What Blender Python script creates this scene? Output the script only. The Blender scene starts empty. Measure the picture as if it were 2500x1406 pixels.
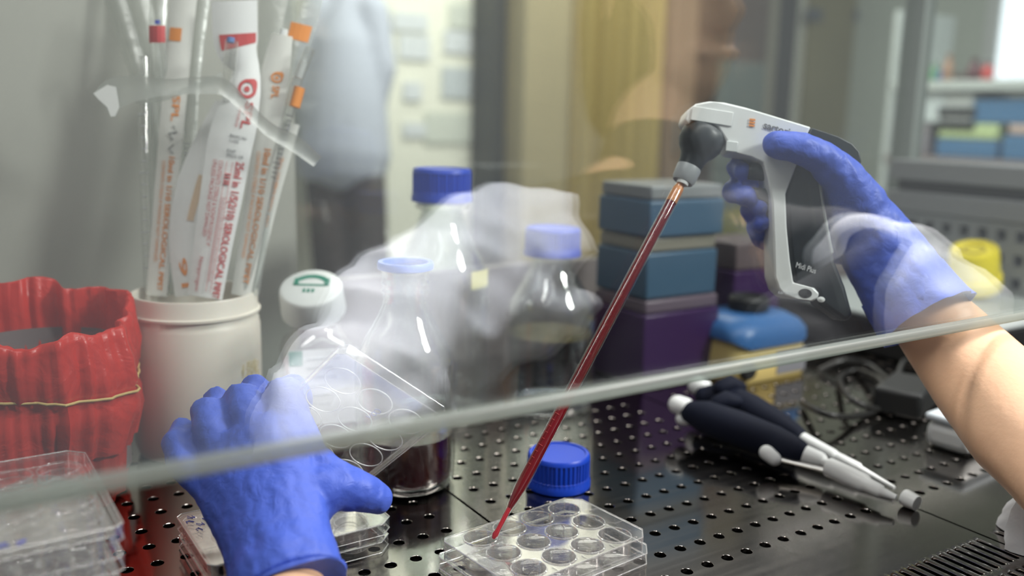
import bpy, bmesh, math, random
from math import sin, cos, pi, radians, sqrt, atan2
from mathutils import Vector, Matrix, geometry, noise
random.seed(7)
SC = bpy.context.scene
COL = SC.collection

# ------------------------------------------------------------------ camera
F, CX, CY, HC = 2209.2, 1250.0, 703.0, 0.306
XW = Vector((0.84265896, -0.08378438, 0.53188914))
YW = Vector((-0.53800376, -0.17111508, 0.82539178))
ZW = Vector((0.02185932, -0.98168213, -0.18926797))
CAM = Vector((0, 0, HC))
def c2w(c): return Vector((XW.dot(c), YW.dot(c), ZW.dot(c)))
def ray(u, v): return c2w(Vector(((u-CX)/F, (v-CY)/F, 1.0)))
def P(u, v, t): return CAM + ray(u, v)*t
def onZ(u, v, z=0.0):
    d = ray(u, v); return CAM + d*((z-HC)/d.z)
def onY(u, v, y):
    d = ray(u, v); return CAM + d*(y/d.y)
def onX(u, v, x):
    d = ray(u, v); return CAM + d*(x/d.x)
VIEW = c2w(Vector((0, 0, 1)))
cam = bpy.data.cameras.new('camera')
co = bpy.data.objects.new('camera', cam); COL.objects.link(co)
cr, cu, cb = c2w(Vector((1, 0, 0))), c2w(Vector((0, -1, 0))), c2w(Vector((0, 0, -1)))
M = Matrix((cr, cu, cb)).transposed().to_4x4(); M.translation = CAM
co.matrix_world = M
cam.sensor_width = 36; cam.lens = F/2500*36; cam.clip_start = 0.01; cam.clip_end = 60
cam.dof.use_dof = True; cam.dof.focus_distance = 0.63; cam.dof.aperture_fstop = (cam.lens/1000)/0.0105
SC.camera = co

# ------------------------------------------------------------------ materials
def nmat(name):
    m = bpy.data.materials.new(name); m.use_nodes = True
    nt = m.node_tree; nt.nodes.clear()
    o = nt.nodes.new('ShaderNodeOutputMaterial')
    return m, nt, o
def L(nt, a, b): nt.links.new(a, b)
def pbr(name, col, rough=.5, metal=0, spec=.5, bump=None, trans=0, ior=1.45, var=None, emit=None, coat=0, sss=0):
    """bump = (scale, strength, detail) noise bump; var = (scale, amount) brightness mottling"""
    m, nt, o = nmat(name)
    b = nt.nodes.new('ShaderNodeBsdfPrincipled')
    b.inputs['Base Color'].default_value = (*col, 1); b.inputs['Roughness'].default_value = rough
    b.inputs['Metallic'].default_value = metal; b.inputs['Specular IOR Level'].default_value = spec
    b.inputs['Transmission Weight'].default_value = trans; b.inputs['IOR'].default_value = ior
    b.inputs['Coat Weight'].default_value = coat
    if sss:
        b.inputs['Subsurface Weight'].default_value = sss; b.inputs['Subsurface Radius'].default_value = (.012, .005, .003)
    if emit: b.inputs['Emission Color'].default_value = (*emit[0], 1); b.inputs['Emission Strength'].default_value = emit[1]
    tc = nt.nodes.new('ShaderNodeTexCoord')
    if bump:
        n = nt.nodes.new('ShaderNodeTexNoise'); n.inputs['Scale'].default_value = bump[0]
        n.inputs['Detail'].default_value = bump[2] if len(bump) > 2 else 3
        L(nt, tc.outputs['Object'], n.inputs['Vector'])
        bp = nt.nodes.new('ShaderNodeBump'); bp.inputs['Strength'].default_value = bump[1]; bp.inputs['Distance'].default_value = .002
        L(nt, n.outputs['Fac'], bp.inputs['Height']); L(nt, bp.outputs['Normal'], b.inputs['Normal'])
    if var:
        n = nt.nodes.new('ShaderNodeTexNoise'); n.inputs['Scale'].default_value = var[0]; n.inputs['Detail'].default_value = 4
        L(nt, tc.outputs['Object'], n.inputs['Vector'])
        mx = nt.nodes.new('ShaderNodeMix'); mx.data_type = 'RGBA'
        k = var[1]
        mx.inputs[6].default_value = (*[c*(1-k) for c in col], 1); mx.inputs[7].default_value = (*[min(1, c*(1+k)) for c in col], 1)
        L(nt, n.outputs['Fac'], mx.inputs[0]); L(nt, mx.outputs[2], b.inputs['Base Color'])
    L(nt, b.outputs[0], o.inputs[0])
    return m
def clear(name, tint=(.97, .98, .98), base=.04, edge=.55, milk=0.0, milkcol=(.8, .82, .82), rough=.04, blend=.35, bump=None):
    """thin clear plastic or glass: see-through face-on, reflecting towards grazing angles"""
    m, nt, o = nmat(name)
    t = nt.nodes.new('ShaderNodeBsdfTransparent'); t.inputs[0].default_value = (*tint, 1)
    g = nt.nodes.new('ShaderNodeBsdfGlossy'); g.inputs['Roughness'].default_value = rough; g.inputs['Color'].default_value = (1, 1, 1, 1)
    lw = nt.nodes.new('ShaderNodeLayerWeight'); lw.inputs['Blend'].default_value = blend
    mr = nt.nodes.new('ShaderNodeMapRange'); mr.inputs['To Min'].default_value = base; mr.inputs['To Max'].default_value = edge
    L(nt, lw.outputs['Facing'], mr.inputs['Value'])
    mx = nt.nodes.new('ShaderNodeMixShader'); L(nt, mr.outputs[0], mx.inputs[0]); L(nt, t.outputs[0], mx.inputs[1]); L(nt, g.outputs[0], mx.inputs[2])
    last = mx
    if bump:
        tc = nt.nodes.new('ShaderNodeTexCoord'); n = nt.nodes.new('ShaderNodeTexNoise'); n.inputs['Scale'].default_value = bump[0]
        L(nt, tc.outputs['Object'], n.inputs['Vector'])
        bp = nt.nodes.new('ShaderNodeBump'); bp.inputs['Strength'].default_value = bump[1]; bp.inputs['Distance'].default_value = .003
        L(nt, n.outputs['Fac'], bp.inputs['Height']); L(nt, bp.outputs['Normal'], g.inputs['Normal'])
    if milk > 0:
        d = nt.nodes.new('ShaderNodeBsdfDiffuse'); d.inputs[0].default_value = (*milkcol, 1)
        tl = nt.nodes.new('ShaderNodeBsdfTranslucent'); tl.inputs[0].default_value = (*milkcol, 1)
        ad = nt.nodes.new('ShaderNodeMixShader'); ad.inputs[0].default_value = .4
        L(nt, d.outputs[0], ad.inputs[1]); L(nt, tl.outputs[0], ad.inputs[2])
        m2 = nt.nodes.new('ShaderNodeMixShader'); m2.inputs[0].default_value = milk
        L(nt, mx.outputs[0], m2.inputs[1]); L(nt, ad.outputs[0], m2.inputs[2]); last = m2
    L(nt, last.outputs[0], o.inputs[0])
    return m
def emis(name, col, s):
    m, nt, o = nmat(name)
    e = nt.nodes.new('ShaderNodeEmission'); e.inputs[0].default_value = (*col, 1); e.inputs[1].default_value = s
    L(nt, e.outputs[0], o.inputs[0]); return m
def steel_mat(name, col, rough, scale=(3, 220, 3), amt=.12):
    m, nt, o = nmat(name)
    b = nt.nodes.new('ShaderNodeBsdfPrincipled'); b.inputs['Metallic'].default_value = 1
    b.inputs['Base Color'].default_value = (*col, 1)
    tc = nt.nodes.new('ShaderNodeTexCoord'); mp = nt.nodes.new('ShaderNodeMapping'); mp.inputs['Scale'].default_value = scale
    n = nt.nodes.new('ShaderNodeTexNoise'); n.inputs['Scale'].default_value = 1.0; n.inputs['Detail'].default_value = 4
    L(nt, tc.outputs['Object'], mp.inputs[0]); L(nt, mp.outputs[0], n.inputs['Vector'])
    mr = nt.nodes.new('ShaderNodeMapRange'); mr.inputs['To Min'].default_value = rough-amt*.5; mr.inputs['To Max'].default_value = rough+amt
    L(nt, n.outputs['Fac'], mr.inputs[0]); L(nt, mr.outputs[0], b.inputs['Roughness'])
    L(nt, b.outputs[0], o.inputs[0]); return m
def glove_mat(name, col):
    m, nt, o = nmat(name)
    b = nt.nodes.new('ShaderNodeBsdfPrincipled'); b.inputs['Base Color'].default_value = (*col, 1)
    b.inputs['Roughness'].default_value = .5; b.inputs['Specular IOR Level'].default_value = .4
    tc = nt.nodes.new('ShaderNodeTexCoord')
    w = nt.nodes.new('ShaderNodeTexWave'); w.inputs['Scale'].default_value = 14; w.inputs['Distortion'].default_value = 9
    w.inputs['Detail'].default_value = 3; w.inputs['Detail Scale'].default_value = 1.6
    n = nt.nodes.new('ShaderNodeTexNoise'); n.inputs['Scale'].default_value = 130; n.inputs['Detail'].default_value = 4; n.inputs['Distortion'].default_value = 1.2
    L(nt, tc.outputs['Object'], w.inputs['Vector']); L(nt, tc.outputs['Object'], n.inputs['Vector'])
    ad = nt.nodes.new('ShaderNodeMath'); ad.operation = 'MULTIPLY_ADD'; ad.inputs[1].default_value = .9
    L(nt, w.outputs['Fac'], ad.inputs[0]); L(nt, n.outputs['Fac'], ad.inputs[2])
    bp = nt.nodes.new('ShaderNodeBump'); bp.inputs['Strength'].default_value = .32; bp.inputs['Distance'].default_value = .0022
    L(nt, ad.outputs[0], bp.inputs['Height']); L(nt, bp.outputs['Normal'], b.inputs['Normal'])
    L(nt, b.outputs[0], o.inputs[0]); return m

MT = {}
MT['tray'] = steel_mat('tray_steel', (.27, .25, .235), .10, (4, 160, 4), .08)
MT['steel'] = steel_mat('brushed_steel', (.62, .62, .60), .33, (160, 3, 3), .12)
MT['steel_dark'] = pbr('dark_steel', (.05, .048, .045), .5)
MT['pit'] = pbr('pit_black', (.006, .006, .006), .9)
MT['backpanel'] = pbr('grey_panel', (.41, .41, .365), .45, var=(2.2, .28))
MT['plate'] = clear('plate_plastic', (.985, .985, .985), .05, .62, .05, (.85, .86, .87), .05, .42)
MT['lid'] = clear('lid_plastic', (.99, .99, .99), .025, .38, .015, rough=.04)
MT['ring'] = clear('lid_ring_mark', (.95, .95, .96), .15, .6, .5, (.95, .95, .95), .1, .5)
MT['filmw'] = clear('torn_film', (.93, .94, .93), .08, .36, .24, (.86, .88, .85), .42, .4, bump=(60, .7))  # torn film
MT['bead'] = clear('moulded_edge', (.95, .95, .96), .10, .50, .16, (.9, .9, .9), .1, .5)
MT['bottle'] = clear('bottle_glass', (.93, .95, .95), .018, .60, .0, rough=.05, blend=.28)
MT['film'] = clear('clear_film', (.95, .96, .95), .08, .42, .13, (.8, .82, .78), .34, .4, bump=(60, .5))
MT['tube'] = clear('clear_tube', (.95, .95, .94), .07, .7, .06, (.85, .85, .82), .06, .4)
MT['glove'] = glove_mat('nitrile_glove', (.062, .118, .56))
MT['skin'] = pbr('skin', (.70, .43, .27), .5, bump=(220, .12), sss=.12, var=(30, .08))
MT['hair'] = pbr('dark_hair', (.03, .018, .012), .45, bump=(90, .6))
MT['coat'] = pbr('white_coat', (.86, .86, .90), .8, bump=(14, .9, 5))
MT['jar'] = pbr('milky_plastic', (.76, .71, .63), .38, var=(6, .06), sss=.15)
MT['paper'] = pbr('white_paper', (.80, .81, .81), .55, var=(25, .05))
MT['paper_warm'] = pbr('wrapper_paper', (.73, .73, .69), .5, var=(25, .07))
MT['redtxt'] = pbr('red_print', (.55, .06, .06), .6)
MT['orangetxt'] = pbr('orange_print', (.78, .27, .04), .6)
MT['blacktxt'] = pbr('grey_print', (.10, .10, .11), .6)
MT['bluetxt'] = pbr('blue_ink', (.05, .07, .42), .5)
MT['whitetxt'] = pbr('white_print', (.75, .76, .78), .5)
MT['bluecap'] = pbr('blue_cap', (.003, .045, .46), .42)
MT['bluering'] = pbr('blue_pour_ring', (.09, .20, .72), .35)
MT['media'] = pbr('dark_red_medium', (.045, .002, .004), .08, coat=.3)
MT['pipmedia'] = pbr('red_medium', (.15, .005, .010), .22, spec=.4)
MT['tipmedia'] = pbr('bright_red_medium', (.45, .015, .03), .12, coat=.4)
MT['amber'] = pbr('amber_plug', (.55, .22, .07), .4)
MT['white'] = pbr('white_plastic', (.74, .76, .76), .35)
MT['grey'] = pbr('grey_plastic', (.32, .34, .36), .4)
MT['black'] = pbr('black_rubber', (.012, .013, .014), .45)
MT['charcoal'] = pbr('charcoal_grip', (.015, .021, .026), .42)
MT['navy'] = pbr('navy_plastic', (.004, .006, .016), .7, spec=.2)
MT['green'] = pbr('green_print', (.01, .22, .14), .5)
MT['label'] = pbr('paper_label', (.76, .77, .80), .6)
MT['lightgrey'] = pbr('light_grey_print', (.45, .47, .50), .6)
MT['yellow'] = pbr('yellow_plastic', (.80, .66, .015), .4)
MT['cream'] = pbr('cream_yellow_casing', (.60, .46, .17), .42)
MT['blueshell'] = pbr('blue_casing', (.035, .13, .34), .38)
MT['tipblue'] = pbr('tip_box_blue', (.045, .10, .165), .4)
MT['tiplid'] = pbr('tip_box_lid', (.22, .21, .17), .3)
MT['purple'] = pbr('purple_plastic', (.036, .010, .068), .35)
MT['purplelid'] = pbr('grey_mauve_lid', (.13, .10, .13), .35)
MT['rubberband'] = pbr('tan_rubber', (.50, .36, .14), .6)
MT['redbag'] = None
MT['cable'] = pbr('cable_black', (.012, .012, .012), .4)
MT['tissue'] = pbr('white_tissue', (.85, .85, .90), .9, bump=(60, .8))
m, nt, o = nmat('red_bag_film')
b = nt.nodes.new('ShaderNodeBsdfPrincipled'); b.inputs['Base Color'].default_value = (.70, .045, .032, 1); b.inputs['Roughness'].default_value = .32
tl = nt.nodes.new('ShaderNodeBsdfTranslucent'); tl.inputs[0].default_value = (.75, .05, .035, 1)
mx = nt.nodes.new('ShaderNodeMixShader'); mx.inputs[0].default_value = .38
L(nt, b.outputs[0], mx.inputs[1]); L(nt, tl.outputs[0], mx.inputs[2]); L(nt, mx.outputs[0], o.inputs[0])
tc = nt.nodes.new('ShaderNodeTexCoord'); n = nt.nodes.new('ShaderNodeTexNoise'); n.inputs['Scale'].default_value = 38; n.inputs['Detail'].default_value = 3; n.inputs['Distortion'].default_value = 1.5
L(nt, tc.outputs['Object'], n.inputs['Vector'])
bp = nt.nodes.new('ShaderNodeBump'); bp.inputs['Strength'].default_value = .5; bp.inputs['Distance'].default_value = .004
L(nt, n.outputs['Fac'], bp.inputs['Height']); L(nt, bp.outputs['Normal'], b.inputs['Normal'])
MT['redbag'] = m
# front pane: see-through with an even mirror film
m, nt, o = nmat('sash_glass')
t = nt.nodes.new('ShaderNodeBsdfTransparent'); t.inputs[0].default_value = (.93, .95, .945, 1)
g = nt.nodes.new('ShaderNodeBsdfGlossy'); g.inputs['Roughness'].default_value = 0.0; g.inputs['Color'].default_value = (.97, .98, 1, 1)
mx = nt.nodes.new('ShaderNodeMixShader'); mx.inputs[0].default_value = .18
L(nt, t.outputs[0], mx.inputs[1]); L(nt, g.outputs[0], mx.inputs[2]); L(nt, mx.outputs[0], o.inputs[0])
MT['sash'] = m
MT['sashedge'] = clear('sash_edge', (.62, .68, .66), .03, .16, .40, (.50, .53, .49), .4, .5)

# ------------------------------------------------------------------ mesh helpers
class MB:
    def __init__(s): s.v = []; s.f = []
    def add(s, vs, fs):
        b = len(s.v); s.v += [Vector(x) for x in vs]; s.f += [tuple(b+i for i in f) for f in fs]; return s
    def box(s, x0, x1, y0, y1, z0, z1):
        vs = [(x, y, z) for z in (z0, z1) for y in (y0, y1) for x in (x0, x1)]
        return s.add(vs, [(0, 2, 3, 1), (4, 5, 7, 6), (0, 1, 5, 4), (2, 6, 7, 3), (0, 4, 6, 2), (1, 3, 7, 5)])
    def ring_loft(s, rings, close=True, cap0=False, cap1=False):
        n = len(rings[0]); b = len(s.v)
        for r in rings: s.v += [Vector(x) for x in r]
        for i in range(len(rings)-1):
            for j in range(n if close else n-1):
                k = (j+1) % n
                s.f.append((b+i*n+j, b+i*n+k, b+(i+1)*n+k, b+(i+1)*n+j))
        if cap0: s.f.append(tuple(b+j for j in range(n))[::-1])
        if cap1: s.f.append(tuple(b+(len(rings)-1)*n+j for j in range(n)))
        return s
    def lathe(s, prof, seg=40, c=(0, 0, 0), cap0=True, cap1=True, fn=None):
        rings = []
        for r, z in prof:
            rings.append([(c[0]+(r*(fn(a, r, z) if fn else 1))*cos(a), c[1]+(r*(fn(a, r, z) if fn else 1))*sin(a), c[2]+z) for a in [2*pi*j/seg for j in range(seg)]])
        return s.ring_loft(rings, True, cap0, cap1)
    def tube(s, pts, rad, seg=12, cap=True, rt=None, nrm=None, dome=False):
        pts = [Vector(p) for p in pts]; n = len(pts)
        rad = [rad]*n if not isinstance(rad, (list, tuple)) else list(rad)
        rt = list(rad) if rt is None else ([rt]*n if not isinstance(rt, (list, tuple)) else list(rt))
        T = []
        for i in range(n):
            d = (pts[min(i+1, n-1)]-pts[max(i-1, 0)]); T.append(d.normalized())
        up = Vector(nrm) if nrm is not None else (Vector((0, 0, 1)) if abs(T[0].z) < .9 else Vector((1, 0, 0)))
        rings = []
        def ring(p, t, a, bb):
            x = t.cross(up)
            if x.length < 1e-5: x = t.cross(Vector((0, 1, 0.3)))
            x.normalize(); y = x.cross(t).normalized()
            return [p+x*(a*cos(2*pi*j/seg))+y*(bb*sin(2*pi*j/seg)) for j in range(seg)]
        if dome:
            for q in (88, 70, 50, 28):
                q = radians(q); k = (rad[0]+rt[0])/2
                rings.append(ring(pts[0]-T[0]*k*sin(q), T[0], rad[0]*cos(q), rt[0]*cos(q)))
        for i in range(n): rings.append(ring(pts[i], T[i], rad[i], rt[i]))
        if dome:
            for q in (28, 50, 70, 88):
                q = radians(q); k = (rad[-1]+rt[-1])/2
                rings.append(ring(pts[-1]+T[-1]*k*sin(q), T[-1], rad[-1]*cos(q), rt[-1]*cos(q)))
        return s.ring_loft(rings, True, cap, cap)
    def torus(s, c, R, r, seg=32, ms=6, fx=1):
        b = len(s.v)
        for i in range(seg):
            a = 2*pi*i/seg
            for j in range(ms):
                q = 2*pi*j/ms
                s.v.append(Vector((c[0]+(R+r*cos(q))*cos(a), c[1]+(R+r*cos(q))*sin(a), c[2]+r*sin(q))))
        for i in range(seg):
            for j in range(ms):
                i2, j2 = (i+1) % seg, (j+1) % ms
                s.f.append((b+i*ms+j, b+i2*ms+j, b+i2*ms+j2, b+i*ms+j2))
        return s
    def poly_holes(s, outer, holes, z):
        loops = [[Vector((x, y, 0)) for x, y in outer]]+[[Vector((x, y, 0)) for x, y in h] for h in holes]
        tris = geometry.tessellate_polygon(loops)
        flat = [p for l in loops for p in l]
        return s.add([(p.x, p.y, z) for p in flat], [tuple(t) for t in tris])
    def prism(s, outline, d0, d1):
        """outline: list of 3D points (front), extruded along d0..d1 vectors"""
        a = [Vector(p)+d0 for p in outline]; bb = [Vector(p)+d1 for p in outline]
        n = len(a); b = len(s.v); s.v += a+bb
        tr = geometry.tessellate_polygon([[p for p in a]])
        s.f += [tuple(b+i for i in t) for t in tr]; s.f += [tuple(b+n+i for i in t)[::-1] for t in tr]
        for i in range(n):
            k = (i+1) % n; s.f.append((b+i, b+k, b+n+k, b+n+i))
        return s
    def xf(s, fn, start=0):
        for i in range(start, len(s.v)): s.v[i] = Vector(fn(s.v[i]))
        return s
def rrect(w, h, r, n=4, c=(0, 0)):
    pts = []
    for (sx, sy, a0) in ((1, 1, 0), (-1, 1, 90), (-1, -1, 180), (1, -1, 270)):
        for k in range(n+1):
            a = radians(a0+90*k/n)
            pts.append((c[0]+sx*(w/2-r)+r*cos(a), c[1]+sy*(h/2-r)+r*sin(a)))
    return pts
def circ(cx, cy, r, n=24): return [(cx+r*cos(2*pi*i/n), cy+r*sin(2*pi*i/n)) for i in range(n)]

def obj(name, mb, mat, parent=None, smooth=None, bevel=0, loc=None, base=None):
    me = bpy.data.meshes.new(name)
    vs = mb.v if base is None else [v-Vector(base) for v in mb.v]
    me.from_pydata([tuple(v) for v in vs], [], mb.f)
    bm = bmesh.new(); bm.from_mesh(me); bmesh.ops.recalc_face_normals(bm, faces=bm.faces); bm.to_mesh(me); bm.free()
    if mat: me.materials.append(mat)
    if smooth is not None:
        me.polygons.foreach_set('use_smooth', [True]*len(me.polygons)); me.set_sharp_from_angle(angle=radians(smooth))
    o = bpy.data.objects.new(name, me); COL.objects.link(o)
    if parent: o.parent = parent
    if loc is not None: o.location = loc
    elif base is not None and parent is None: o.location = base
    if bevel:
        bv = o.modifiers.new('bevel', 'BEVEL'); bv.width = bevel; bv.segments = 3; bv.limit_method = 'ANGLE'; bv.angle_limit = radians(40)
        me.polygons.foreach_set('use_smooth', [True]*len(me.polygons)); me.set_sharp_from_angle(angle=radians(50))
    return o
def tag(o, label, cat, group=None):
    o['label'] = label; o['category'] = cat
    if group: o['group'] = group
    return o
def thing(name, label, cat, loc=(0, 0, 0), rz=0, group=None):
    o = bpy.data.objects.new(name, None); COL.objects.link(o); o.empty_display_size = .02
    o.location = loc; o.rotation_euler = (0, 0, rz)
    return tag(o, label, cat, group)
def struct(name, mb, mat, parent=None, **k):
    o = obj(name, mb, mat, parent, **k)
    if not parent: o['kind'] = 'structure'
    return o
def dup(root, loc, rz, label, group=None):
    r = root.copy(); COL.objects.link(r); r.location = loc; r.rotation_euler = (0, 0, rz); r['label'] = label
    if group: r['group'] = group
    for ch in list(root.children):
        c = ch.copy(); COL.objects.link(c); c.parent = r
        for g in ch.children:
            d = g.copy(); COL.objects.link(d); d.parent = c
    return r
def bake(o):
    """apply the object's modifiers into its own mesh"""
    dg = bpy.context.evaluated_depsgraph_get(); dg.update()
    me = bpy.data.meshes.new_from_object(o.evaluated_get(dg)); me.name = o.name
    o.modifiers.clear(); o.data = me
    return o
def solid(name, mb, mat, parent=None, voxel=.002, it=6, base=None, disp=None):
    o = obj(name, mb, mat, parent, base=base)
    r = o.modifiers.new('remesh', 'REMESH'); r.mode = 'VOXEL'; r.voxel_size = voxel
    s = o.modifiers.new('smooth', 'SMOOTH'); s.factor = .5; s.iterations = it
    bake(o)
    me = o.data
    if disp:
        me.vertices.foreach_get
        nr = [v.normal.copy() for v in me.vertices]
        for v, n_ in zip(me.vertices, nr): v.co += n_*disp(v.co)
    me.polygons.foreach_set('use_smooth', [True]*len(me.polygons))
    if not me.materials: me.materials.append(mat)
    return o
_tc = {}
def text_mb(body, size=1.0, bold=False):
    """lettering as a flat mesh in XY, baseline along +X, starting at the origin"""
    k = (body, bold)
    if k not in _tc:
        cu_ = bpy.data.curves.new('lettering_curve', 'FONT'); cu_.body = body; cu_.size = 1.0; cu_.resolution_u = 3
        if bold: cu_.offset = .018
        o = bpy.data.objects.new('lettering_curve', cu_); COL.objects.link(o)
        dg = bpy.context.evaluated_depsgraph_get(); dg.update()
        me = bpy.data.meshes.new_from_object(o.evaluated_get(dg))
        _tc[k] = ([v.co.copy() for v in me.vertices], [tuple(p.vertices) for p in me.polygons])
        bpy.data.objects.remove(o); bpy.data.curves.remove(cu_); bpy.data.meshes.remove(me)
    vs, fs = _tc[k]
    return MB().add([v*size for v in vs], fs)
def text_w(body, bold=False):
    mb = text_mb(body, 1, bold); return max(v.x for v in mb.v) if mb.v else 1

# ------------------------------------------------------------------ the setting
RX, RY, RZ0, RZ1 = 1.42, .96, 0, .80      # cabinet inner right wall, back wall, work tray, roof
GY, GZ = .3526, .1602                     # front pane plane and its lower edge
FLOOR = -.90
struct('floor', MB().box(-2, 6.4, -2.2, 4.2, FLOOR-.05, FLOOR), pbr('vinyl_floor', (.30, .29, .27), .5))

# perforated stainless tray in three sections
def cell(mb, x0, x1, y0, y1, loop, drop=.003, lip=.0006):
    cx, cy = (x0+x1)/2, (y0+y1)/2
    n = len(loop); out = []
    for (px, py) in loop:
        dx, dy = px-cx, py-cy
        k = min(((x1-cx)/abs(dx)) if abs(dx) > 1e-9 else 1e9, ((y1-cy)/abs(dy)) if abs(dy) > 1e-9 else 1e9)
        out.append([cx+dx*k, cy+dy*k])
    for qx, qy in ((x0, y0), (x1, y0), (x0, y1), (x1, y1)):
        i = min(range(n), key=lambda j: abs(math.remainder(atan2(loop[j][1]-cy, loop[j][0]-cx)-atan2(qy-cy, qx-cx), 2*pi)))
        out[i] = [qx, qy]
    def sc(k): return [(cx+(p[0]-cx)*k, cy+(p[1]-cy)*k) for p in loop]
    k0 = 1.10
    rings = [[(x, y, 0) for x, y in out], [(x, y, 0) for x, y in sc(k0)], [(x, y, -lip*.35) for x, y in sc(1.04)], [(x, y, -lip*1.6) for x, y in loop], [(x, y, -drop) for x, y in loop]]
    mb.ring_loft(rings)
PX, PY, HR = .01935, .0274, .0041
def tray_section(name, x0, x1, hx0, nx, y0=.225, y1=RY, slots=True, ny=20):
    mb = MB()
    hy0 = .4150
    ax0, ax1 = hx0-PX/2, hx0+(nx-.5)*PX
    ay0, ay1 = hy0-PY/2, hy0+(ny-.5)*PY
    for j in range(ny):
        for i in range(nx):
            cx, cy = hx0+i*PX, hy0+j*PY
            cell(mb, cx-PX/2, cx+PX/2, cy-PY/2, cy+PY/2, circ(cx, cy, HR, 16))
    mb.add([(x0, ay0, 0), (ax0, ay0, 0), (ax0, ay1, 0), (x0, ay1, 0)], [(0, 1, 2, 3)])
    mb.add([(ax1, ay0, 0), (x1, ay0, 0), (x1, ay1, 0), (ax1, ay1, 0)], [(0, 1, 2, 3)])
    mb.add([(x0, ay1, 0), (x1, ay1, 0), (x1, y1, 0), (x0, y1, 0)], [(0, 1, 2, 3)])
    # front grille: two rows of slots
    sp = .0093; ns = int((x1-x0-.012)/sp); sx0 = x0+(x1-x0-ns*sp)/2
    rows = [(.340, .308), (.300, .268)]
    yb = .344
    mb.add([(x0, yb, 0), (x1, yb, 0), (x1, ay0, 0), (x0, ay0, 0)], [(0, 1, 2, 3)])
    for (ya, yc) in rows:
        c0, c1 = yc-.004, ya+.004
        for i in range(ns):
            cx = sx0+(i+.5)*sp; r = .0024
            lp = []
            for k in range(9): a = pi*k/8; lp.append((cx+r*cos(a), ya-r+r*sin(a)))
            lp.append((cx-r, (ya+yc)/2))
            for k in range(9): a = pi+pi*k/8; lp.append((cx+r*cos(a), yc+r+r*sin(a)))
            lp.append((cx+r, (ya+yc)/2))
            cell(mb, cx-sp/2, cx+sp/2, c0, c1, lp)
        mb.add([(x0, c0, 0), (sx0, c0, 0), (sx0, c1, 0), (x0, c1, 0)], [(0, 1, 2, 3)])
        mb.add([(sx0+ns*sp, c0, 0), (x1, c0, 0), (x1, c1, 0), (sx0+ns*sp, c1, 0)], [(0, 1, 2, 3)])
    mb.add([(x0, y0, 0), (x1, y0, 0), (x1, .264, 0), (x0, .264, 0)], [(0, 1, 2, 3)])
    # folded edges
    for xx in (x0, x1): mb.add([(xx, y0, 0), (xx, y1, 0), (xx, y1, -.02), (xx, y0, -.02)], [(0, 1, 2, 3)])
    mb.add([(x0, y0, 0), (x1, y0, 0), (x1, y0, -.05), (x0, y0, -.05)], [(0, 1, 2, 3)])
    return obj(name, mb, MT['tray'], smooth=35)
g = 'stainless work tray sections'
tag(tray_section('work_tray', -.34, .3362, -.34+.023, 33), 'perforated steel work tray under the red bag and white pipette jar', 'tray', g)
tag(tray_section('work_tray', .3385, .6485, .3575, 14), 'perforated steel work tray section under the blue cap and front well plate', 'tray', g)
tag(tray_section('work_tray', .6508, RX, .6810, 36), 'perforated steel work tray section under the white box and black cables', 'tray', g)
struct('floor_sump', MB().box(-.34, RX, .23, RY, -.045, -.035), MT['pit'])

# cabinet shell: steel back panel on the left, back and right side glazed to show the mirrored lab, roof
struct('wall_back', MB().box(-.36, .335, RY, RY+.02, -.05, RZ1), MT['backpanel'])
struct('wall_back_lower', MB().box(.335, RX+.02, RY, RY+.02, -.05, .115), pbr('mauve_grey_panel', (.20, .175, .17), .45, var=(3, .2)))
struct('wall_left', MB().box(-.36, -.34, .225, RY, -.05, RZ1), MT['backpanel'])
struct('wall_right_lower', MB().box(RX, RX+.02, .225, RY+.02, -.05, .02), MT['steel_dark'])
struct('trim_1', MB().box(RX-.004, RX+.026, RY-.012, RY+.03, .02, RZ1), pbr('corner_post', (.30, .33, .31), .4), bevel=.004)
struct('ceiling', MB().box(-.36, RX+.02, GY+.01, RY+.02, RZ1, RZ1+.02), MT['backpanel'])
pane = clear('window_glass', (.97, .98, .97), .03, .3, 0, rough=.01)
struct('window_2', MB().box(.335, RX, RY+.008, RY+.012, .115, RZ1), pane)
struct('window_3', MB().box(RX+.008, RX+.012, .225, RY, .02, RZ1), pane)
w = struct('window_1', MB().box(-.34, RX, GY, GY+.0055, GZ+.0075, RZ1), MT['sash'])
struct('edge_strip', MB().tube([(-.34, GY+.0027, GZ+.0042), (RX, GY+.0027, GZ+.0042)], .0030, 14, True, .0042, (0, 0, 1)), MT['sashedge'], w, smooth=60)


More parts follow.
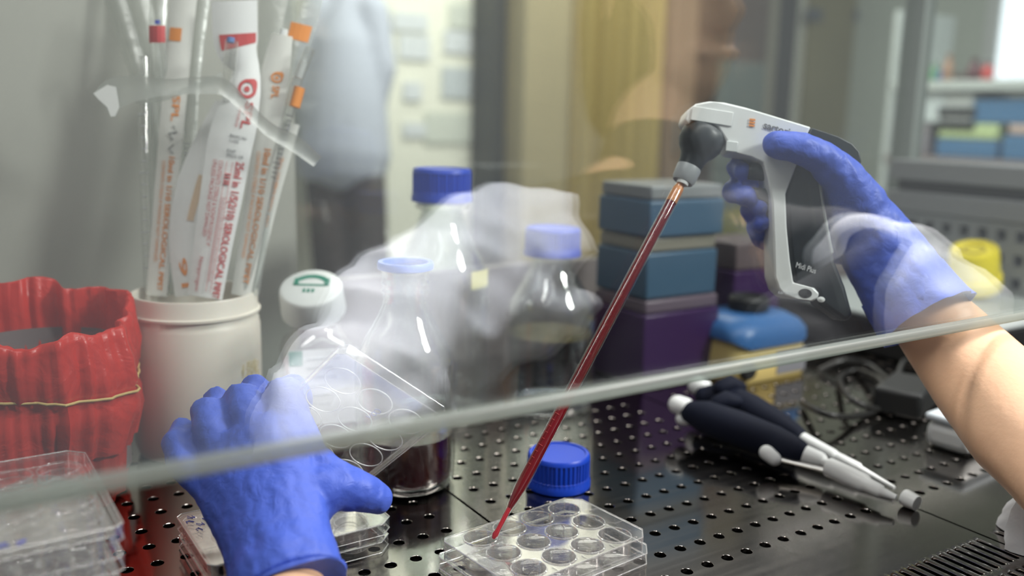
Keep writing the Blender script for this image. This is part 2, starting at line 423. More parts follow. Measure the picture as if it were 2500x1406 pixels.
# ------------------------------------------------------------------ multiwell plates
def well_plate_body(top=.0200, med=None):
    mb = MB()
    W, D = .1222, .0800
    outer = [(-W/2, -D/2+.004), (-W/2+.003, -D/2), (W/2-.009, -D/2), (W/2, -D/2+.009), (W/2, D/2-.009), (W/2-.009, D/2), (-W/2+.003, D/2), (-W/2, D/2-.004)]
    cs = [((i-1.5)*.0258, (j-1)*.0258) for i in range(4) for j in range(3)]
    r = .0113
    mb.poly_holes(outer, [circ(x, y, r, 28) for x, y in cs], top)
    for x, y in cs:
        mb.lathe([(r+.0008, top-.0004), (r+.0007, top+.0005), (r, top+.0007), (r-.0004, top), (r-.0006, .0036), (r-.0012, .0026)], 28, (x, y, 0), False, True)
        mb.lathe([(r+.0007, top-.001), (r+.0005, .0022), (r-.002, .0014)], 28, (x, y, 0), False, True)
    def wall(out, z0, z1): mb.ring_loft([[(x, y, z1) for x, y in out], [(x, y, z0) for x, y in out]])
    wall(outer, .0075, top)
    sk = [(x*1.045, y*1.062) for x, y in outer]
    mb.ring_loft([[(x, y, .0085) for x, y in outer], [(x, y, .0085) for x, y in sk], [(x, y, .0) for x, y in sk]])
    # moulded ribs on the deck
    for i in range(-1, 2):
        mb.box(i*.0258-.0004, i*.0258+.0004, D/2-.006, D/2-.0002, top, top+.0006)
        mb.box(i*.0258-.0004, i*.0258+.0004, -D/2+.0002, -D/2+.006, top, top+.0006)
    for j in (-.5, .5):
        for sx in (-1, 1): mb.box(sx*(W/2-.005)-.0045, sx*(W/2-.005)+.0045, j*.0258-.0004, j*.0258+.0004, top, top+.0006)
    return mb, outer, sk, cs
def rim_beads(outer, sk, top):
    mb = MB()
    def loop(o, z, r):
        pts = [(x, y, z) for x, y in o]; n = len(pts)
        for i in range(n): mb.tube([pts[i], pts[(i+1) % n]], r, 6, True)
    loop(outer, top, .00055); loop(sk, .0085, .0005); loop(sk, .0006, .0005)
    for x, y in outer: mb.tube([(x, y, top), (x, y, .0085)], .0004, 6)
    for x, y in pcs: mb.torus((x, y, top+.0004), .0115, .00042, 36, 6)
    return mb
def lid_mb(W=.1265, D=.0845, h=.0085, ring=True):
    """plate lid, top face at z=0, walls hanging down"""
    mb = MB()
    o = [(-W/2+.006, -D/2), (W/2-.006, -D/2), (W/2, -D/2+.006), (W/2, D/2-.006), (W/2-.006, D/2), (-W/2+.012, D/2), (-W/2, D/2-.012), (-W/2, -D/2+.012), (-W/2+.006, -D/2+.002)]
    o = [(-W/2+.004, -D/2), (W/2-.009, -D/2), (W/2, -D/2+.009), (W/2, D/2-.009), (W/2-.009, D/2), (-W/2+.004, D/2), (-W/2, D/2-.004), (-W/2, -D/2+.004)]
    i_ = [(x*.985, y*.978) for x, y in o]
    mb.ring_loft([[(x, y, 0) for x, y in o], [(x, y, -h) for x, y in o], [(x, y, -h) for x, y in i_], [(x, y, -.0012) for x, y in i_]])
    mb.poly_holes(o, [], 0); mb.poly_holes(i_, [], -.0012)
    bd = MB(); rg = MB(); n = len(o)
    for a in range(n):
        p, q = o[a], o[(a+1) % n]
        bd.tube([(p[0], p[1], 0), (q[0], q[1], 0)], .00045, 6); bd.tube([(p[0], p[1], -h), (q[0], q[1], -h)], .0004, 6)
    for p, q in zip(i_, i_[1:]+i_[:1]): bd.tube([(p[0], p[1], -.001), (q[0], q[1], -.001)], .00022, 5)
    if ring:
        for i in range(4):
            for j in range(3): rg.torus(((i-1.5)*.0258, (j-1)*.0258, -.0013), .0119, .00048, 44, 6)
    return mb, bd, rg
pb, po, psk, pcs = well_plate_body()
def scribble(mb, x, y, s, z, seed):
    rr = random.Random(seed); pts = [(x+s*.5*sin(k*1.1+seed)+rr.uniform(-.2, .2)*s, y+s*.6*cos(k*1.7+seed)+rr.uniform(-.2, .2)*s, z) for k in range(7)]
    mb.tube(pts, s*.05, 6); return mb
def plate(label, loc, rz, group='clear twelve well plates'):
    t = thing('well_plate', label, 'well plate', loc, rz, group)
    obj('plate_body', pb, MT['plate'], t, smooth=30); obj('plate_rim', rim_beads(po, psk, .02), MT['bead'], t, smooth=60)
    return t
# front plate, open, under the pipette tip
fp = plate('open empty clear well plate under the red pipette tip, in front of the blue cap', (.3375, .4712, .0008), radians(6.4))
# open plate under the left hand with dark red medium
mp = plate('clear lidded well plate with dark red medium beneath the left gloved hand', (.1905, .5835, .0008), radians(.6))
for k, (x, y) in enumerate(pcs):
    obj('medium', MB().lathe([(.0100, .0042), (.0100, .0078)], 24, (x, y, 0)), MT['media'], mp, smooth=40)
ml = thing('plate_lid', 'clear lid with blue handwriting on the plate beneath the left gloved hand', 'plate lid', (.1905, .5835, .0232), radians(.6))
a, bd, rgm = lid_mb(.1285, .0865); obj('lid_top', a, MT['lid'], ml, smooth=30); obj('lid_rim', bd, MT['bead'], ml, smooth=60); obj('ring_marks', rgm, MT['bead'], ml, smooth=60)
s = MB()
for k, (x, y) in enumerate([(-.056, .034), (-.0585, .027), (-.053, .020), (-.056, .012), (-.048, .027)]): scribble(s, x, y, .0042, .0004, k*3+1)
obj('handwriting', s, MT['bluetxt'], ml)
# left stack of plates
names = ['clear well plate at the bottom of the stack before the red bag', 'clear well plate second from the bottom of the stack before the red bag',
         'clear well plate third from the bottom of the stack before the red bag', 'topmost clear well plate under the lid, stack before the red bag']
SX, SY, SR = .0258, .5410, radians(91.2)
for k, n_ in enumerate(names):
    dup(fp, (SX, SY, .0008+k*.0212), SR, n_, 'clear twelve well plates')
sl = thing('plate_lid', 'clear lid with a bright front edge on the stack before the red bag', 'plate lid', (SX, SY, .0905), SR)
a, bd, rgm = lid_mb(.1285, .0865); obj('lid_top', a, MT['lid'], sl, smooth=30); obj('lid_rim', bd, MT['bead'], sl, smooth=60); obj('ring_marks', rgm, MT['bead'], sl, smooth=60)
for q_ in ((-.058, .012, .005, .0004, 5), (-.058, .004, .004, .0004, 9), (.018, .012, .004, .0004, 2)): obj('handwriting', scribble(MB(), *q_), MT['bluetxt'], sl)

# lid held by the left hand
c0 = P(830, 855, .575); c1 = P(1056, 1002, .597); e1 = (c1-c0).normalized()
dn = P(700, 972, .613)-c0; e2 = (dn-e1*dn.dot(e1)).normalized(); nn = e1.cross(e2)
if nn.dot(VIEW) > 0: nn = -nn
ctr = c0+e1*.0423+e2*.0632
ht = thing('plate_lid', 'clear lid with twelve ring marks held up by the left gloved hand', 'plate lid', ctr)
R3 = Matrix((e2, e1, e2.cross(e1))).transposed()
if R3.col[2].dot(VIEW) > 0: R3 = Matrix((e2, -e1, e2.cross(-e1))).transposed()
ht.rotation_euler = R3.to_euler()
a, bd, rgm = lid_mb(.1265, .0845, .0085); obj('lid_top', a, MT['lid'], ht, smooth=30); obj('lid_rim', bd, MT['bead'], ht, smooth=60); obj('ring_marks', rgm, MT['ring'], ht, smooth=60)
s = MB(); s.torus((-.034, .006, .0005), .0022, .00025, 14, 5); s.torus((-.030, .0055, .0005), .0017, .00025, 14, 5); s.tube([(-.0275, .004, .0005), (-.025, .006, .0005), (-.024, .003, .0005)], .00025, 5)
obj('handwriting', s, MT['bluetxt'], ht)

# ------------------------------------------------------------------ bottles
def zat(x, y, v):
    lo, hi = -.1, .8
    for _ in range(50):
        z = (lo+hi)/2; d = Vector((x, y, z))-CAM
        q = Vector((XW.x*d.x+YW.x*d.y+ZW.x*d.z, XW.y*d.x+YW.y*d.y+ZW.y*d.z, XW.z*d.x+YW.z*d.y+ZW.z*d.z))
        vv = CY+F*q.y/q.z
        if vv > v: lo = z
        else: hi = z
    return z
def bottle_shell(R, hs, hn, rn, h, th=.0028, thread=True):
    """base radius R, shoulder height hs, neck start hn, neck radius rn, total h"""
    pr = [(R*.80, .0), (R*.93, .0012), (R*.99, .006), (R, .014)]
    pr += [(R, hs)]
    n = 9
    for k in range(1, n+1):
        q = k/n; e = (1-cos(pi*q))/2
        pr.append((R+(rn-R)*(.55*q+.45*e), hs+(hn-hs)*(q**.92)))
    pr += [(rn*.97, hn+.004)]
    if thread:
        z = hn+.008
        while z < h-.010:
            pr += [(rn, z), (rn*1.06, z+.0015), (rn*1.06, z+.0028), (rn, z+.0042)]; z += .0066
    pr += [(rn, h-.006), (rn*1.05, h-.004), (rn*1.05, h-.001), (rn*.98, h)]
    inn = [(max(.002, r-th), max(z, .004)) for r, z in pr if not (thread and hn+.005 < z < h-.008)]
    return pr+inn[::-1]
def knurled_cap(R, h, ridges=42, dome=False, seg=168):
    fn = lambda a, r, z: 1+(.018*(1 if sin(a*ridges) > 0 else -1) if (.30*h < z < .86*h and r > R*.9) else 0)
    return MB().lathe([(R*.9, 0), (R*1.04, .0004), (R*1.04, h*.17), (R*1.0, h*.24), (R*1.0, h*.31), (R*.985, h*.32), (R*.985, h*.85), (R, h*.86), (R*.985, h*.96), (R*.94, h), (R*.86, h), (R*.84, h*.965), (0.0005, h*.955)], seg, fn=fn)
# 1 open bottle
x, y, _ = onZ(990, 1172)
H1 = zat(x, y, 652)
t = thing('reagent_bottle', 'uncapped glass bottle with pale blue pour ring and dark red medium', 'bottle', (x, y, .0006))
R = .0415
hb = H1-.030
obj('glass_body', MB().lathe(bottle_shell(R, H1*.565, hb, .0185, H1), 56, cap0=True, cap1=False), MT['bottle'], t, smooth=50)
obj('pour_ring', MB().lathe([(.0198, H1-.0022), (.0225, H1-.0015), (.0228, H1+.0022), (.0218, H1+.0042), (.0188, H1+.0040), (.0178, H1+.0005), (.0178, H1-.003)], 48, cap0=False, cap1=False), MT['bluering'], t, smooth=40)
lz = zat(x-.03*.5, y-R*.84, 1094)
obj('medium', MB().lathe([(R*.72, .005), (R*.90, .006), (R-.0034, .016), (R-.0034, lz-.001), (R-.0030, lz+.0004), (R-.006, lz)], 48), MT['media'], t, smooth=40)
b1 = (x, y, R)
# 2 capped clear bottle right of the centre
x, y, _ = onZ(1337, 992)
H2 = zat(x, y, 556); R = .0485
t = thing('reagent_bottle', 'clear glass bottle with lit blue cap, half full, left of the purple boxes', 'bottle', (x, y, .0006))
ch = .029; hn = H2-ch-.006
obj('glass_body', MB().lathe(bottle_shell(R, hn*.62, hn, .0205, H2-.004, thread=False), 56, cap0=True, cap1=False), MT['bottle'], t, smooth=50)
obj('cap', knurled_cap(.0285, ch).xf(lambda p: (p.x, p.y, p.z+H2-ch)), MT['bluecap'], t, smooth=40)
lz = zat(x, y-R*.8, 832)
liq = clear('clear_liquid', (.90, .91, .95), .05, .5, .0, rough=.02, blend=.25)
obj('liquid', MB().lathe([(R*.72, .005), (R*.90, .006), (R-.0034, .016), (R-.0034, lz)], 48), liq, t, smooth=40)
# 3 capped bottle at the back
x, y, _ = onZ(1092, 1020); y += .015
H3 = zat(x, y, 412); R = .0500
t = thing('reagent_bottle', 'tall glass bottle with dark blue cap standing behind the uncapped bottle', 'bottle', (x, y, .0006))
ch = .0325; hn = H3-ch-.012
obj('glass_body', MB().lathe(bottle_shell(R, hn*.66, hn, .0215, H3-.004, thread=False), 56, cap0=True, cap1=False), MT['bottle'], t, smooth=50)
obj('neck_ring', MB().lathe([(.0215, hn+.004), (.0262, hn+.005), (.0262, hn+.009), (.0225, hn+.011)], 40), MT['tube'], t, smooth=40)
obj('cap', knurled_cap(.0288, ch, 48).xf(lambda p: (p.x, p.y, p.z+H3-ch)), MT['bluecap'], t, smooth=40)
lb = MB()
pA = [(R+.0006, a, z) for z in (0, 1) for a in range(9)]
zl0, zl1 = zat(x, y-R, 712), zat(x, y-R, 668)
lb.ring_loft([[(x_*cos(q), x_*sin(q), z) for q, x_ in [(radians(-82+k*4), R*.985) for k in range(9)]] for z in (zl0, zl1)], close=False)
lo = obj('label', lb, pbr('yellow_label', (.70, .66, .30), .6), t); sm = lo.modifiers.new('thick', 'SOLIDIFY'); sm.thickness = .0006; bake(lo)
lo['label'] = 'small yellow edged paper label'
# 4 medium bottle with the white printed cap
x, y, _ = onZ(778, 1052)
t = thing('media_bottle', 'plastic bottle with white green-printed cap and paper label beside the pipette jar', 'bottle', (x, y, .0006), radians(-14))
H4 = zat(x, y, 770); s_ = .034
def sq(a, r, z):
    if r < .02 or z > H4*.78: return 1
    c_, s2 = abs(cos(a)), abs(sin(a)); return min(1.17, 1/max(c_, s2)*.97)
obj('bottle_body', MB().lathe([(s_*.8, 0), (s_*.97, .003), (s_, .008), (s_, H4*.70), (s_*.93, H4*.78), (s_*.72, H4*.86), (s_*.62, H4*.90), (.0195, H4*.92), (.0195, H4)], 48, fn=sq), MT['tube'], t, smooth=45)
obj('medium', MB().lathe([(s_*.86, .004), (s_*.93, .006), (s_*.94, H4*.60)], 48, fn=sq), pbr('pink_medium', (.32, .10, .12), .15, trans=.2), t, smooth=45)
lab = MB().box(-s_*.86, s_*.95, -s_*1.02, -s_*.99, H4*.16, H4*.78)
lo = obj('label', lab, MT['label'], t)
gm = MB().box(-s_*.86, -s_*.50, -s_*1.035, -s_*1.022, H4*.66, H4*.78)
obj('label_corner', gm, MT['green'], lo)
tx = MB()
for k, wd in enumerate([.9, .7, .8, .5, .85, .6]):
    tx.box(-s_*.40, -s_*.40+s_*wd, -s_*1.035, -s_*1.022, H4*(.70-.075*k), H4*(.715-.075*k))
obj('label_print', tx, MT['lightgrey'], lo)
# tilted loose cap
capc = P(762, 728, .845)-Vector((x, y, .0006))
cp = MB().lathe([(.0005, 0), (.030, 0), (.0302, .002), (.0290, .024), (.0282, .0262), (.0262, .0276), (.0005, .0276)], 56)
ax = (c2w(Vector((.02, -.80, -.60)))).normalized()
xx = Vector((0, 0, 1)).cross(ax).normalized(); yy = ax.cross(xx)
rz_ = Matrix.Rotation(radians(14), 3, 'Z')
def capxf(p): return rz_ @ (capc+xx*p.x+yy*p.y+ax*(p.z-.014))
cap4 = obj('cap', cp.xf(capxf), MT['white'], t, smooth=40)
pr = MB(); zt = .0279
arc = [radians(a) for a in range(38, 143, 7)]
pr.ring_loft([[(.0205*cos(a), .0205*sin(a)-.002, zt) for a in arc], [(.0150*cos(a), .0150*sin(a)-.002, zt) for a in arc]], close=False)
pr.box(-.0165, -.012, .001, .0125, zt-.0001, zt+.0001); pr.box(.012, .0165, .001, .0125, zt-.0001, zt+.0001); pr.box(-.0165, .0165, .001, .0035, zt-.0001, zt+.0001)
for k in range(3): pr.box(-.006+k*.004, -.0035+k*.004, -.009, -.0035, zt-.0001, zt+.0001)
obj('cap_print', pr.xf(capxf), MT['green'], cap4)
# blue cap lying on the tray
x, y, _ = onZ(1362, 1182)
t = thing('blue_cap', 'bright blue ridged bottle cap lying on the tray behind the front well plate', 'cap', (x, y, .0004))
obj('cap_shell', knurled_cap(.0262, .0285, 44), MT['bluecap'], t, smooth=40)

# ------------------------------------------------------------------ jar with wrapped pipettes
JX, JY, _ = onZ(492, 1090); 
jz = lambda v: zat(JX, JY, v)
HJ = jz(712); RJ = .0555
t = thing('pipette_jar', 'milky white plastic jar holding a bundle of wrapped pipettes', 'jar', (JX, JY, .0006))
obj('jar_body', MB().lathe([(RJ*.82, 0), (RJ*.95, .003), (RJ, .012), (RJ, HJ-.030), (RJ*.985, HJ-.028), (RJ*.985, HJ-.025), (RJ*.97, HJ-.024), (RJ*.97, HJ-.002), (RJ*.955, HJ), (RJ*.92, HJ), (RJ*.91, HJ-.004), (RJ*.91, .006), (.001, .005)], 64), MT['jar'], t, smooth=40)
obj('neck_band', MB().lathe([(RJ*.972, HJ-.0185), (RJ*1.012, HJ-.0175), (RJ*1.012, HJ-.0155), (RJ*.972, HJ-.0145)], 64, cap0=False, cap1=False), MT['jar'], t, smooth=40)
st = MB()
for k in range(26):
    a = radians(-62+k*.9+5*sin(k)); z = .075+.006*sin(k*1.7)
    st.tube([(RJ*1.002*cos(a), RJ*1.002*sin(a), z), (RJ*1.002*cos(a+.03), RJ*1.002*sin(a+.03), z+.006)], .0009, 5)
obj('stain', st, pbr('yellowish_stain', (.66, .56, .34), .6), t)

class Strip:
    """paper or film ribbon that follows (u, v, depth, width px) stations"""
    def __init__(s, st, n=28, curl=.0):
        s.st = st; s.n = n; s.curl = curl
        s.len = [0]
        for a, b in zip(st, st[1:]): s.len.append(s.len[-1]+math.hypot(a[0]-b[0], a[1]-b[1]))
    def mid(s, q):
        d = q*s.len[-1]; i = 0
        while i < len(s.st)-2 and s.len[i+1] < d: i += 1
        k = (d-s.len[i])/max(1e-6, s.len[i+1]-s.len[i])
        g_ = lambda j, m: s.st[max(0, min(len(s.st)-1, j))][m]
        out = []
        for m_ in range(4):
            p0, p1, p2, p3 = g_(i-1, m_), g_(i, m_), g_(i+1, m_), g_(i+2, m_)
            out.append(.5*(2*p1+(p2-p0)*k+(2*p0-5*p1+4*p2-p3)*k*k+(3*p1-p0-3*p2+p3)*k**3))
        return out
    def pt(s, q, c, off=0):
        u, v, t_, w_ = s.mid(q); u2, v2, _, _ = s.mid(min(1, q+.01)); u1, v1, _, _ = s.mid(max(0, q-.01))
        dx, dy = u2-u1, v2-v1; l = math.hypot(dx, dy) or 1
        nx, ny = -dy/l, dx/l           # to the left of travel (downward travel: image right is +)
        if ny*0+nx > 0: pass
        return P(u-nx*0+nx*c*w_/2*(-1), v+ny*c*w_/2*(-1), t_+s.curl*c*c-off)
    def mesh(s, th=.0005, m=6):
        mb = MB()
        A = [[s.pt(i/s.n, -1+2*j/m) for j in range(m+1)] for i in range(s.n+1)]
        B = [[s.pt(i/s.n, 1-2*j/m, -th) for j in range(m+1)] for i in range(s.n+1)]
        return mb.ring_loft([a+b_ for a, b_ in zip(A, B)], True, True, True)
    def band(s, q0, q1, c0, c1, off=.0005, n=8, m=4):
        mb = MB()
        A = [[s.pt(q0+(q1-q0)*i/n, c0+(c1-c0)*j/m, off) for j in range(m+1)] for i in range(n+1)]
        B = [[s.pt(q0+(q1-q0)*i/n, c1-(c1-c0)*j/m, off*.4) for j in range(m+1)] for i in range(n+1)]
        return mb.ring_loft([a+b_ for a, b_ in zip(A, B)], True, True, True)
    def text(s, body, q0, q1, c0, c1, bold=False, off=.0008):
        """text reading down the ribbon from q0 to q1, its cap height spanning c0 (baseline) to c1"""
        mb = text_mb(body, 1, bold); w_ = text_w(body, bold); h_ = .72
        return mb.xf(lambda p: s.pt(q0+(q1-q0)*p.x/w_, c0+(c1-c0)*p.y/h_, off))
def _noop(): pass
def wrapped(label, strip, mat=None, name='wrapped_pipette', cat='wrapped pipette', group='wrapped pipettes in the white jar', th=.0005, base=None, bodyname='wrapper'):
    b_ = strip.pt(1, 0) if base is None else base
    t = thing(name, label, cat, b_, 0, group)
    obj(bodyname, strip.mesh(th), mat or MT['paper'], t, smooth=40, base=b_)
    return t, b_
def sub(name, mb, mat, t, b_, **k): return obj(name, mb, mat, t, base=b_, **k)
def logo_drop(strip, q, c, sz, off=.0008):
    """ring with a pointed corner and a dot; sz = size along the ribbon (fraction q), scaled across by pixels"""
    L_ = strip.len[-1]; wpx = strip.mid(q)[3]; px = sz*L_
    mb = MB()
    def pp(dx, dy): return strip.pt(q+dx*px/L_, c+dy*px/(wpx/2), off)
    n = 28; ou = []; inn = []
    for i in range(n):
        a = 2*pi*i/n; r = .5
        k = 1+.38*max(0, cos(a-radians(135)))**10
        ou.append(pp(r*k*cos(a), r*k*sin(a))); inn.append(pp(.33*cos(a), .33*sin(a)))
    mb.ring_loft([ou, inn])
    b = len(mb.v); mb.v += [pp(.16*cos(2*pi*i/14), .16*sin(2*pi*i/14)) for i in range(14)]; mb.f.append(tuple(b+i for i in range(14)))
    return mb

# clear, empty wrappers standing at the back left of the bundle
def film(label, stations, **k):
    s_ = Strip(stations, 24, k.pop('curl', .004)); return (s_,)+wrapped(label, s_, MT['film'], name='film_wrapper', cat='wrapper', group='clear film wrappers in the white jar', th=.0008, bodyname='film')
film('clear film wrapper leaning furthest left, above the torn strip', [(262, -60, .84, 52), (300, 60, .835, 52), (338, 180, .83, 46), (372, 330, .83, 40), (392, 720, .82, 34)])
film('clear film wrapper leaning left, crossing behind the torn strip', [(318, -60, .845, 62), (352, 60, .845, 58), (372, 200, .84, 50), (392, 400, .835, 44), (402, 720, .83, 40)])
s1, tt, b_ = film('clear film wrapper with a red band at the upper left', [(388, -60, .80, 44), (386, 20, .80, 44), (384, 95, .80, 42), (392, 260, .815, 40), (408, 720, .83, 36)])
sub('red_band', s1.band(.165, .215, -.95, .95), MT['redtxt'], tt, b_); sub('blue_dot', s1.band(.145, .16, -.3, .3), MT['bluetxt'], tt, b_)
film('clear film wrapper between the left orange pipette and the big white wrapper', [(500, -60, .83, 44), (482, 80, .83, 40), (466, 240, .828, 40), (452, 470, .825, 44), (440, 720, .82, 44)])
# graduated plastic pipettes without paper
def bare(label, pts, rad, marks=(.0, 0), orange=None, mcol='blacktxt'):
    b_ = Vector(pts[-1]); t = thing('serological_pipette', label, 'pipette', b_, 0, 'bare pipettes in the white jar')
    sub('pipette_tube', MB().tube(pts, rad, 16), MT['tube'], t, b_, smooth=60)
    if orange is not None:
        a, c = orange; d = Vector(pts[-1])-Vector(pts[0])
        sub('orange_band', MB().tube([Vector(pts[0])+d*a, Vector(pts[0])+d*c], [rad*1.06]*2, 16), MT['orangetxt'], t, b_, smooth=60)
    d = Vector(pts[-1])-Vector(pts[0]); gm = MB(); dn_ = d.normalized(); sd = dn_.cross(VIEW).normalized()
    a, c = marks; n = 14
    for k in range(n):
        p = Vector(pts[0])+d*(a+(c-a)*k/n)-VIEW*rad*1.05; L2 = rad*(.95 if k % 5 == 0 else .6)
        gm.tube([p-sd*L2, p+sd*L2*.6], .00045, 5)
    if c > a: sub('graduations', gm, MT[mcol], t, b_)
    return t, b_
t1, b_ = bare('bare graduated pipette with orange band at the right edge of the bundle', [P(757, 118, .80), P(722, 205, .80), P(640, 520, .80), P(598, 715, .80)], .0046, (.28, .55), (.16, .24))
sub('white_stopper', MB().tube([P(742, 150, .80), P(728, 190, .80)], .0036, 10), MT['white'], t1, b_)
bare('bare graduated pipette at the left edge of the bundle', [P(352, 140, .825), P(352, 320, .82), P(358, 520, .815), P(366, 712, .81)], .0050, (.25, .95), None, 'lightgrey')
t1, b_ = bare('bare clear pipette just left of the big white wrapper', [P(466, 200, .822), P(462, 420, .82), P(452, 715, .815)], .0052, (.3, .6), None, 'lightgrey')
# orange printed ten-millilitre wrappers
def orange10(label, st, q, cb, cap=True, extra=None):
    s_ = Strip(st, 30, .002); t, b_ = wrapped(label, s_, MT['paper_warm'])
    sub('lettering', s_.text('10ml in 1/10 SEROLOGICAL PIPET', q[0], q[1], cb[0], cb[1], True), MT['orangetxt'], t, b_)
    sub('lettering', s_.text('CONTENTS STERILE IF PACKAGE NOT DAMAGED', q[0]+.02, q[1]*.9, cb[0]-.55, cb[0]-.25), MT['orangetxt'], t, b_)
    return s_, t, b_
s_, t, b_ = orange10('paper wrapped pipette with orange print at the left of the bundle', [(452, -40, .812, 66), (438, 100, .812, 64), (420, 300, .81, 60), (402, 500, .808, 56), (382, 722, .80, 50)], (.55, .97), (.02, .50))
sub('orange_label', s_.band(.15, .185, -.8, .1), MT['orangetxt'], t, b_)
sub('lettering', s_.text('SPL', .36, .44, -.1, .5, True), MT['orangetxt'], t, b_)
pp_ = MB(); pp_.tube([s_.pt(.455, .1, .001), s_.pt(.475, .5, .001), s_.pt(.48, -.2, .001), s_.pt(.50, .2, .001)], .0005, 5); pp_.tube([s_.pt(.515, .3, .001), s_.pt(.53, -.1, .001), s_.pt(.545, .3, .001)], .0004, 5)
sub('handwriting', pp_, MT['blacktxt'], t, b_)
s_, t, b_ = orange10('paper wrapped pipette with orange print right of the big white wrapper', [(690, 85, .806, 50), (672, 180, .805, 70), (655, 300, .803, 66), (626, 500, .80, 58), (588, 722, .795, 48)], (.44, .93), (.0, .52))
sub('logo', logo_drop(s_, .165, .15, .045), MT['orangetxt'], t, b_)
sub('lettering', s_.text('SPL', .20, .255, -.05, .45, True), MT['orangetxt'], t, b_)
s_, t, b_ = orange10('narrow paper wrapped pipette with orange print furthest right at the rim', [(712, 300, .812, 40), (690, 380, .812, 40), (660, 500, .81, 34), (628, 640, .805, 28), (606, 722, .80, 24)], (.2, .6), (-.3, .3))
# film wrapper with orange label, top right
s1, tt, b_ = film('clear film wrapper with an orange label at the upper right', [(760, -60, .815, 80), (742, 20, .815, 84), (718, 120, .812, 76), (694, 230, .81, 62), (664, 420, .81, 40), (618, 720, .80, 28)])
sub('orange_label', s1.band(.155, .205, -.55, .75), MT['orangetxt'], tt, b_); sub('white_stopper', MB().tube([P(694, 72, .81), P(690, 105, .81)], .0035, 8), MT['white'], tt, b_)
film('clear film wrapper filling the gap behind the upper right label', [(680, -60, .835, 92), (676, 40, .835, 90), (668, 160, .832, 80), (650, 320, .83, 60), (604, 722, .825, 30)])
# folded wrapper behind the large one
s_ = Strip([(545, 250, .806, 40), (505, 360, .803, 74), (468, 470, .80, 82), (446, 590, .797, 66), (458, 722, .792, 62)], 30, .003)
t, b_ = wrapped('folded white wrapped pipette with faint orange print left of the big wrapper', s_, MT['paper'])
sub('lettering', s_.text('91', .80, .94, -.35, .25, True), MT['orangetxt'], t, b_); sub('orange_print', s_.band(.38, .62, .1, .55), pbr('faint_orange', (.68, .50, .34), .6), t, b_)
# the large white 25 ml wrapper
s_ = Strip([(572, 2, .80, 112), (577, 110, .80, 106), (600, 165, .795, 66), (596, 215, .79, 82), (574, 300, .786, 108), (560, 360, .785, 110), (540, 480, .783, 104), (520, 600, .782, 94), (500, 726, .782, 86)], 44, .0035)
t, b_ = wrapped('large white wrapped pipette with dark red print in the middle of the bundle', s_, MT['paper'])
sub('lettering', s_.text('25ml in 1/5(2/10) SEROLOGICAL PIPET', .545, .995, .42, .80, True), MT['redtxt'], t, b_)
sub('lettering', s_.text('CONTENTS STERILE & NONPYROGENIC IF', .55, .83, -.36, -.16), MT['redtxt'], t, b_)
sub('lettering', s_.text('UNLESS PACKAGE NOT DAMAGED', .55, .80, -.62, -.42), MT['redtxt'], t, b_)
sub('lettering', s_.text('Nonpyrogenic', .865, .975, -.62, -.38), MT['redtxt'], t, b_)
sub('lettering', s_.text('B09C90', .458, .475, -.1, .0), MT['blacktxt'], t, b_) if False else None
mb = text_mb('B09C90\n1105\n\nEXP\n2023-10', 1)
w_ = text_w('B09C90\n1105\n\nEXP\n2023-10')
sub('lot_print', mb.xf(lambda p: s_.pt(.455+(.72-p.y)*.0165, -.10+.78*p.x/w_, .0008)), MT['blacktxt'], t, b_)
sub('logo', logo_drop(s_, .298, .18, .062), MT['redtxt'], t, b_)
sub('lettering', s_.text('SPL', .335, .425, .28, .70, True), MT['redtxt'], t, b_)
sub('lettering', s_.text('LIFE SCIENCES', .355, .425, .02, .14), MT['redtxt'], t, b_)
sub('red_label', s_.band(.108, .152, -.72, .92), MT['redtxt'], t, b_)
# pipette drawing
gl = MB()
for k in range(40):
    q = .665+k*.0068; gl.tube([s_.pt(q, .0, .001), s_.pt(q, .0+(.18 if k % 5 else .26), .001)], .00018, 4)
for c in (0.0, .26): gl.tube([s_.pt(.55+.42*k/12, c, .001) for k in range(13)], .0002, 4)
for q in (.59, .60, .612, .62): gl.tube([s_.pt(q, .0, .001), s_.pt(q, .26, .001)], .0006, 4)
sub('pipette_drawing', gl, MT['redtxt'], t, b_)
sub('filter_tip', MB().tube([P(560, 250, .794), P(562, 160, .792), P(566, 100, .79)], [.0062, .006, .0058], 16), MT['tube'], t, b_, smooth=60)
sub('blue_plug', MB().tube([P(563, 104, .787), P(564, 92, .787)], .0034, 12), pbr('blue_filter', (.10, .20, .45), .6), t, b_)
# torn film strip lying across
s_ = Strip([(248, 252, .775, 64), (285, 226, .773, 78), (340, 215, .77, 60), (420, 212, .768, 40), (500, 208, .768, 44), (548, 214, .768, 40), (600, 262, .768, 30), (660, 318, .77, 34), (722, 352, .772, 40), (775, 395, .775, 30)], 46, -.002)
t, b_ = wrapped('torn strip of clear film lying across the wrapped pipettes', s_, MT['filmw'], name='film_strip', cat='film strip', group=None, th=.0008, base=s_.pt(.5, 0), bodyname='film')
sub('torn_end', MB().prism([P(u, v, .769) for u, v in [(228, 228), (262, 207), (282, 212), (290, 262), (280, 284), (270, 284), (262, 262), (240, 242)]], VIEW*0, VIEW*.0008), pbr('white_film', (.8, .81, .80), .4), t, b_)
s2 = Strip([(330, 248, .774, 8), (400, 240, .772, 12), (470, 214, .77, 14), (545, 186, .77, 22)], 20)
sub('film_fold', s2.mesh(.0008), MT['filmw'], t, b_, smooth=40)

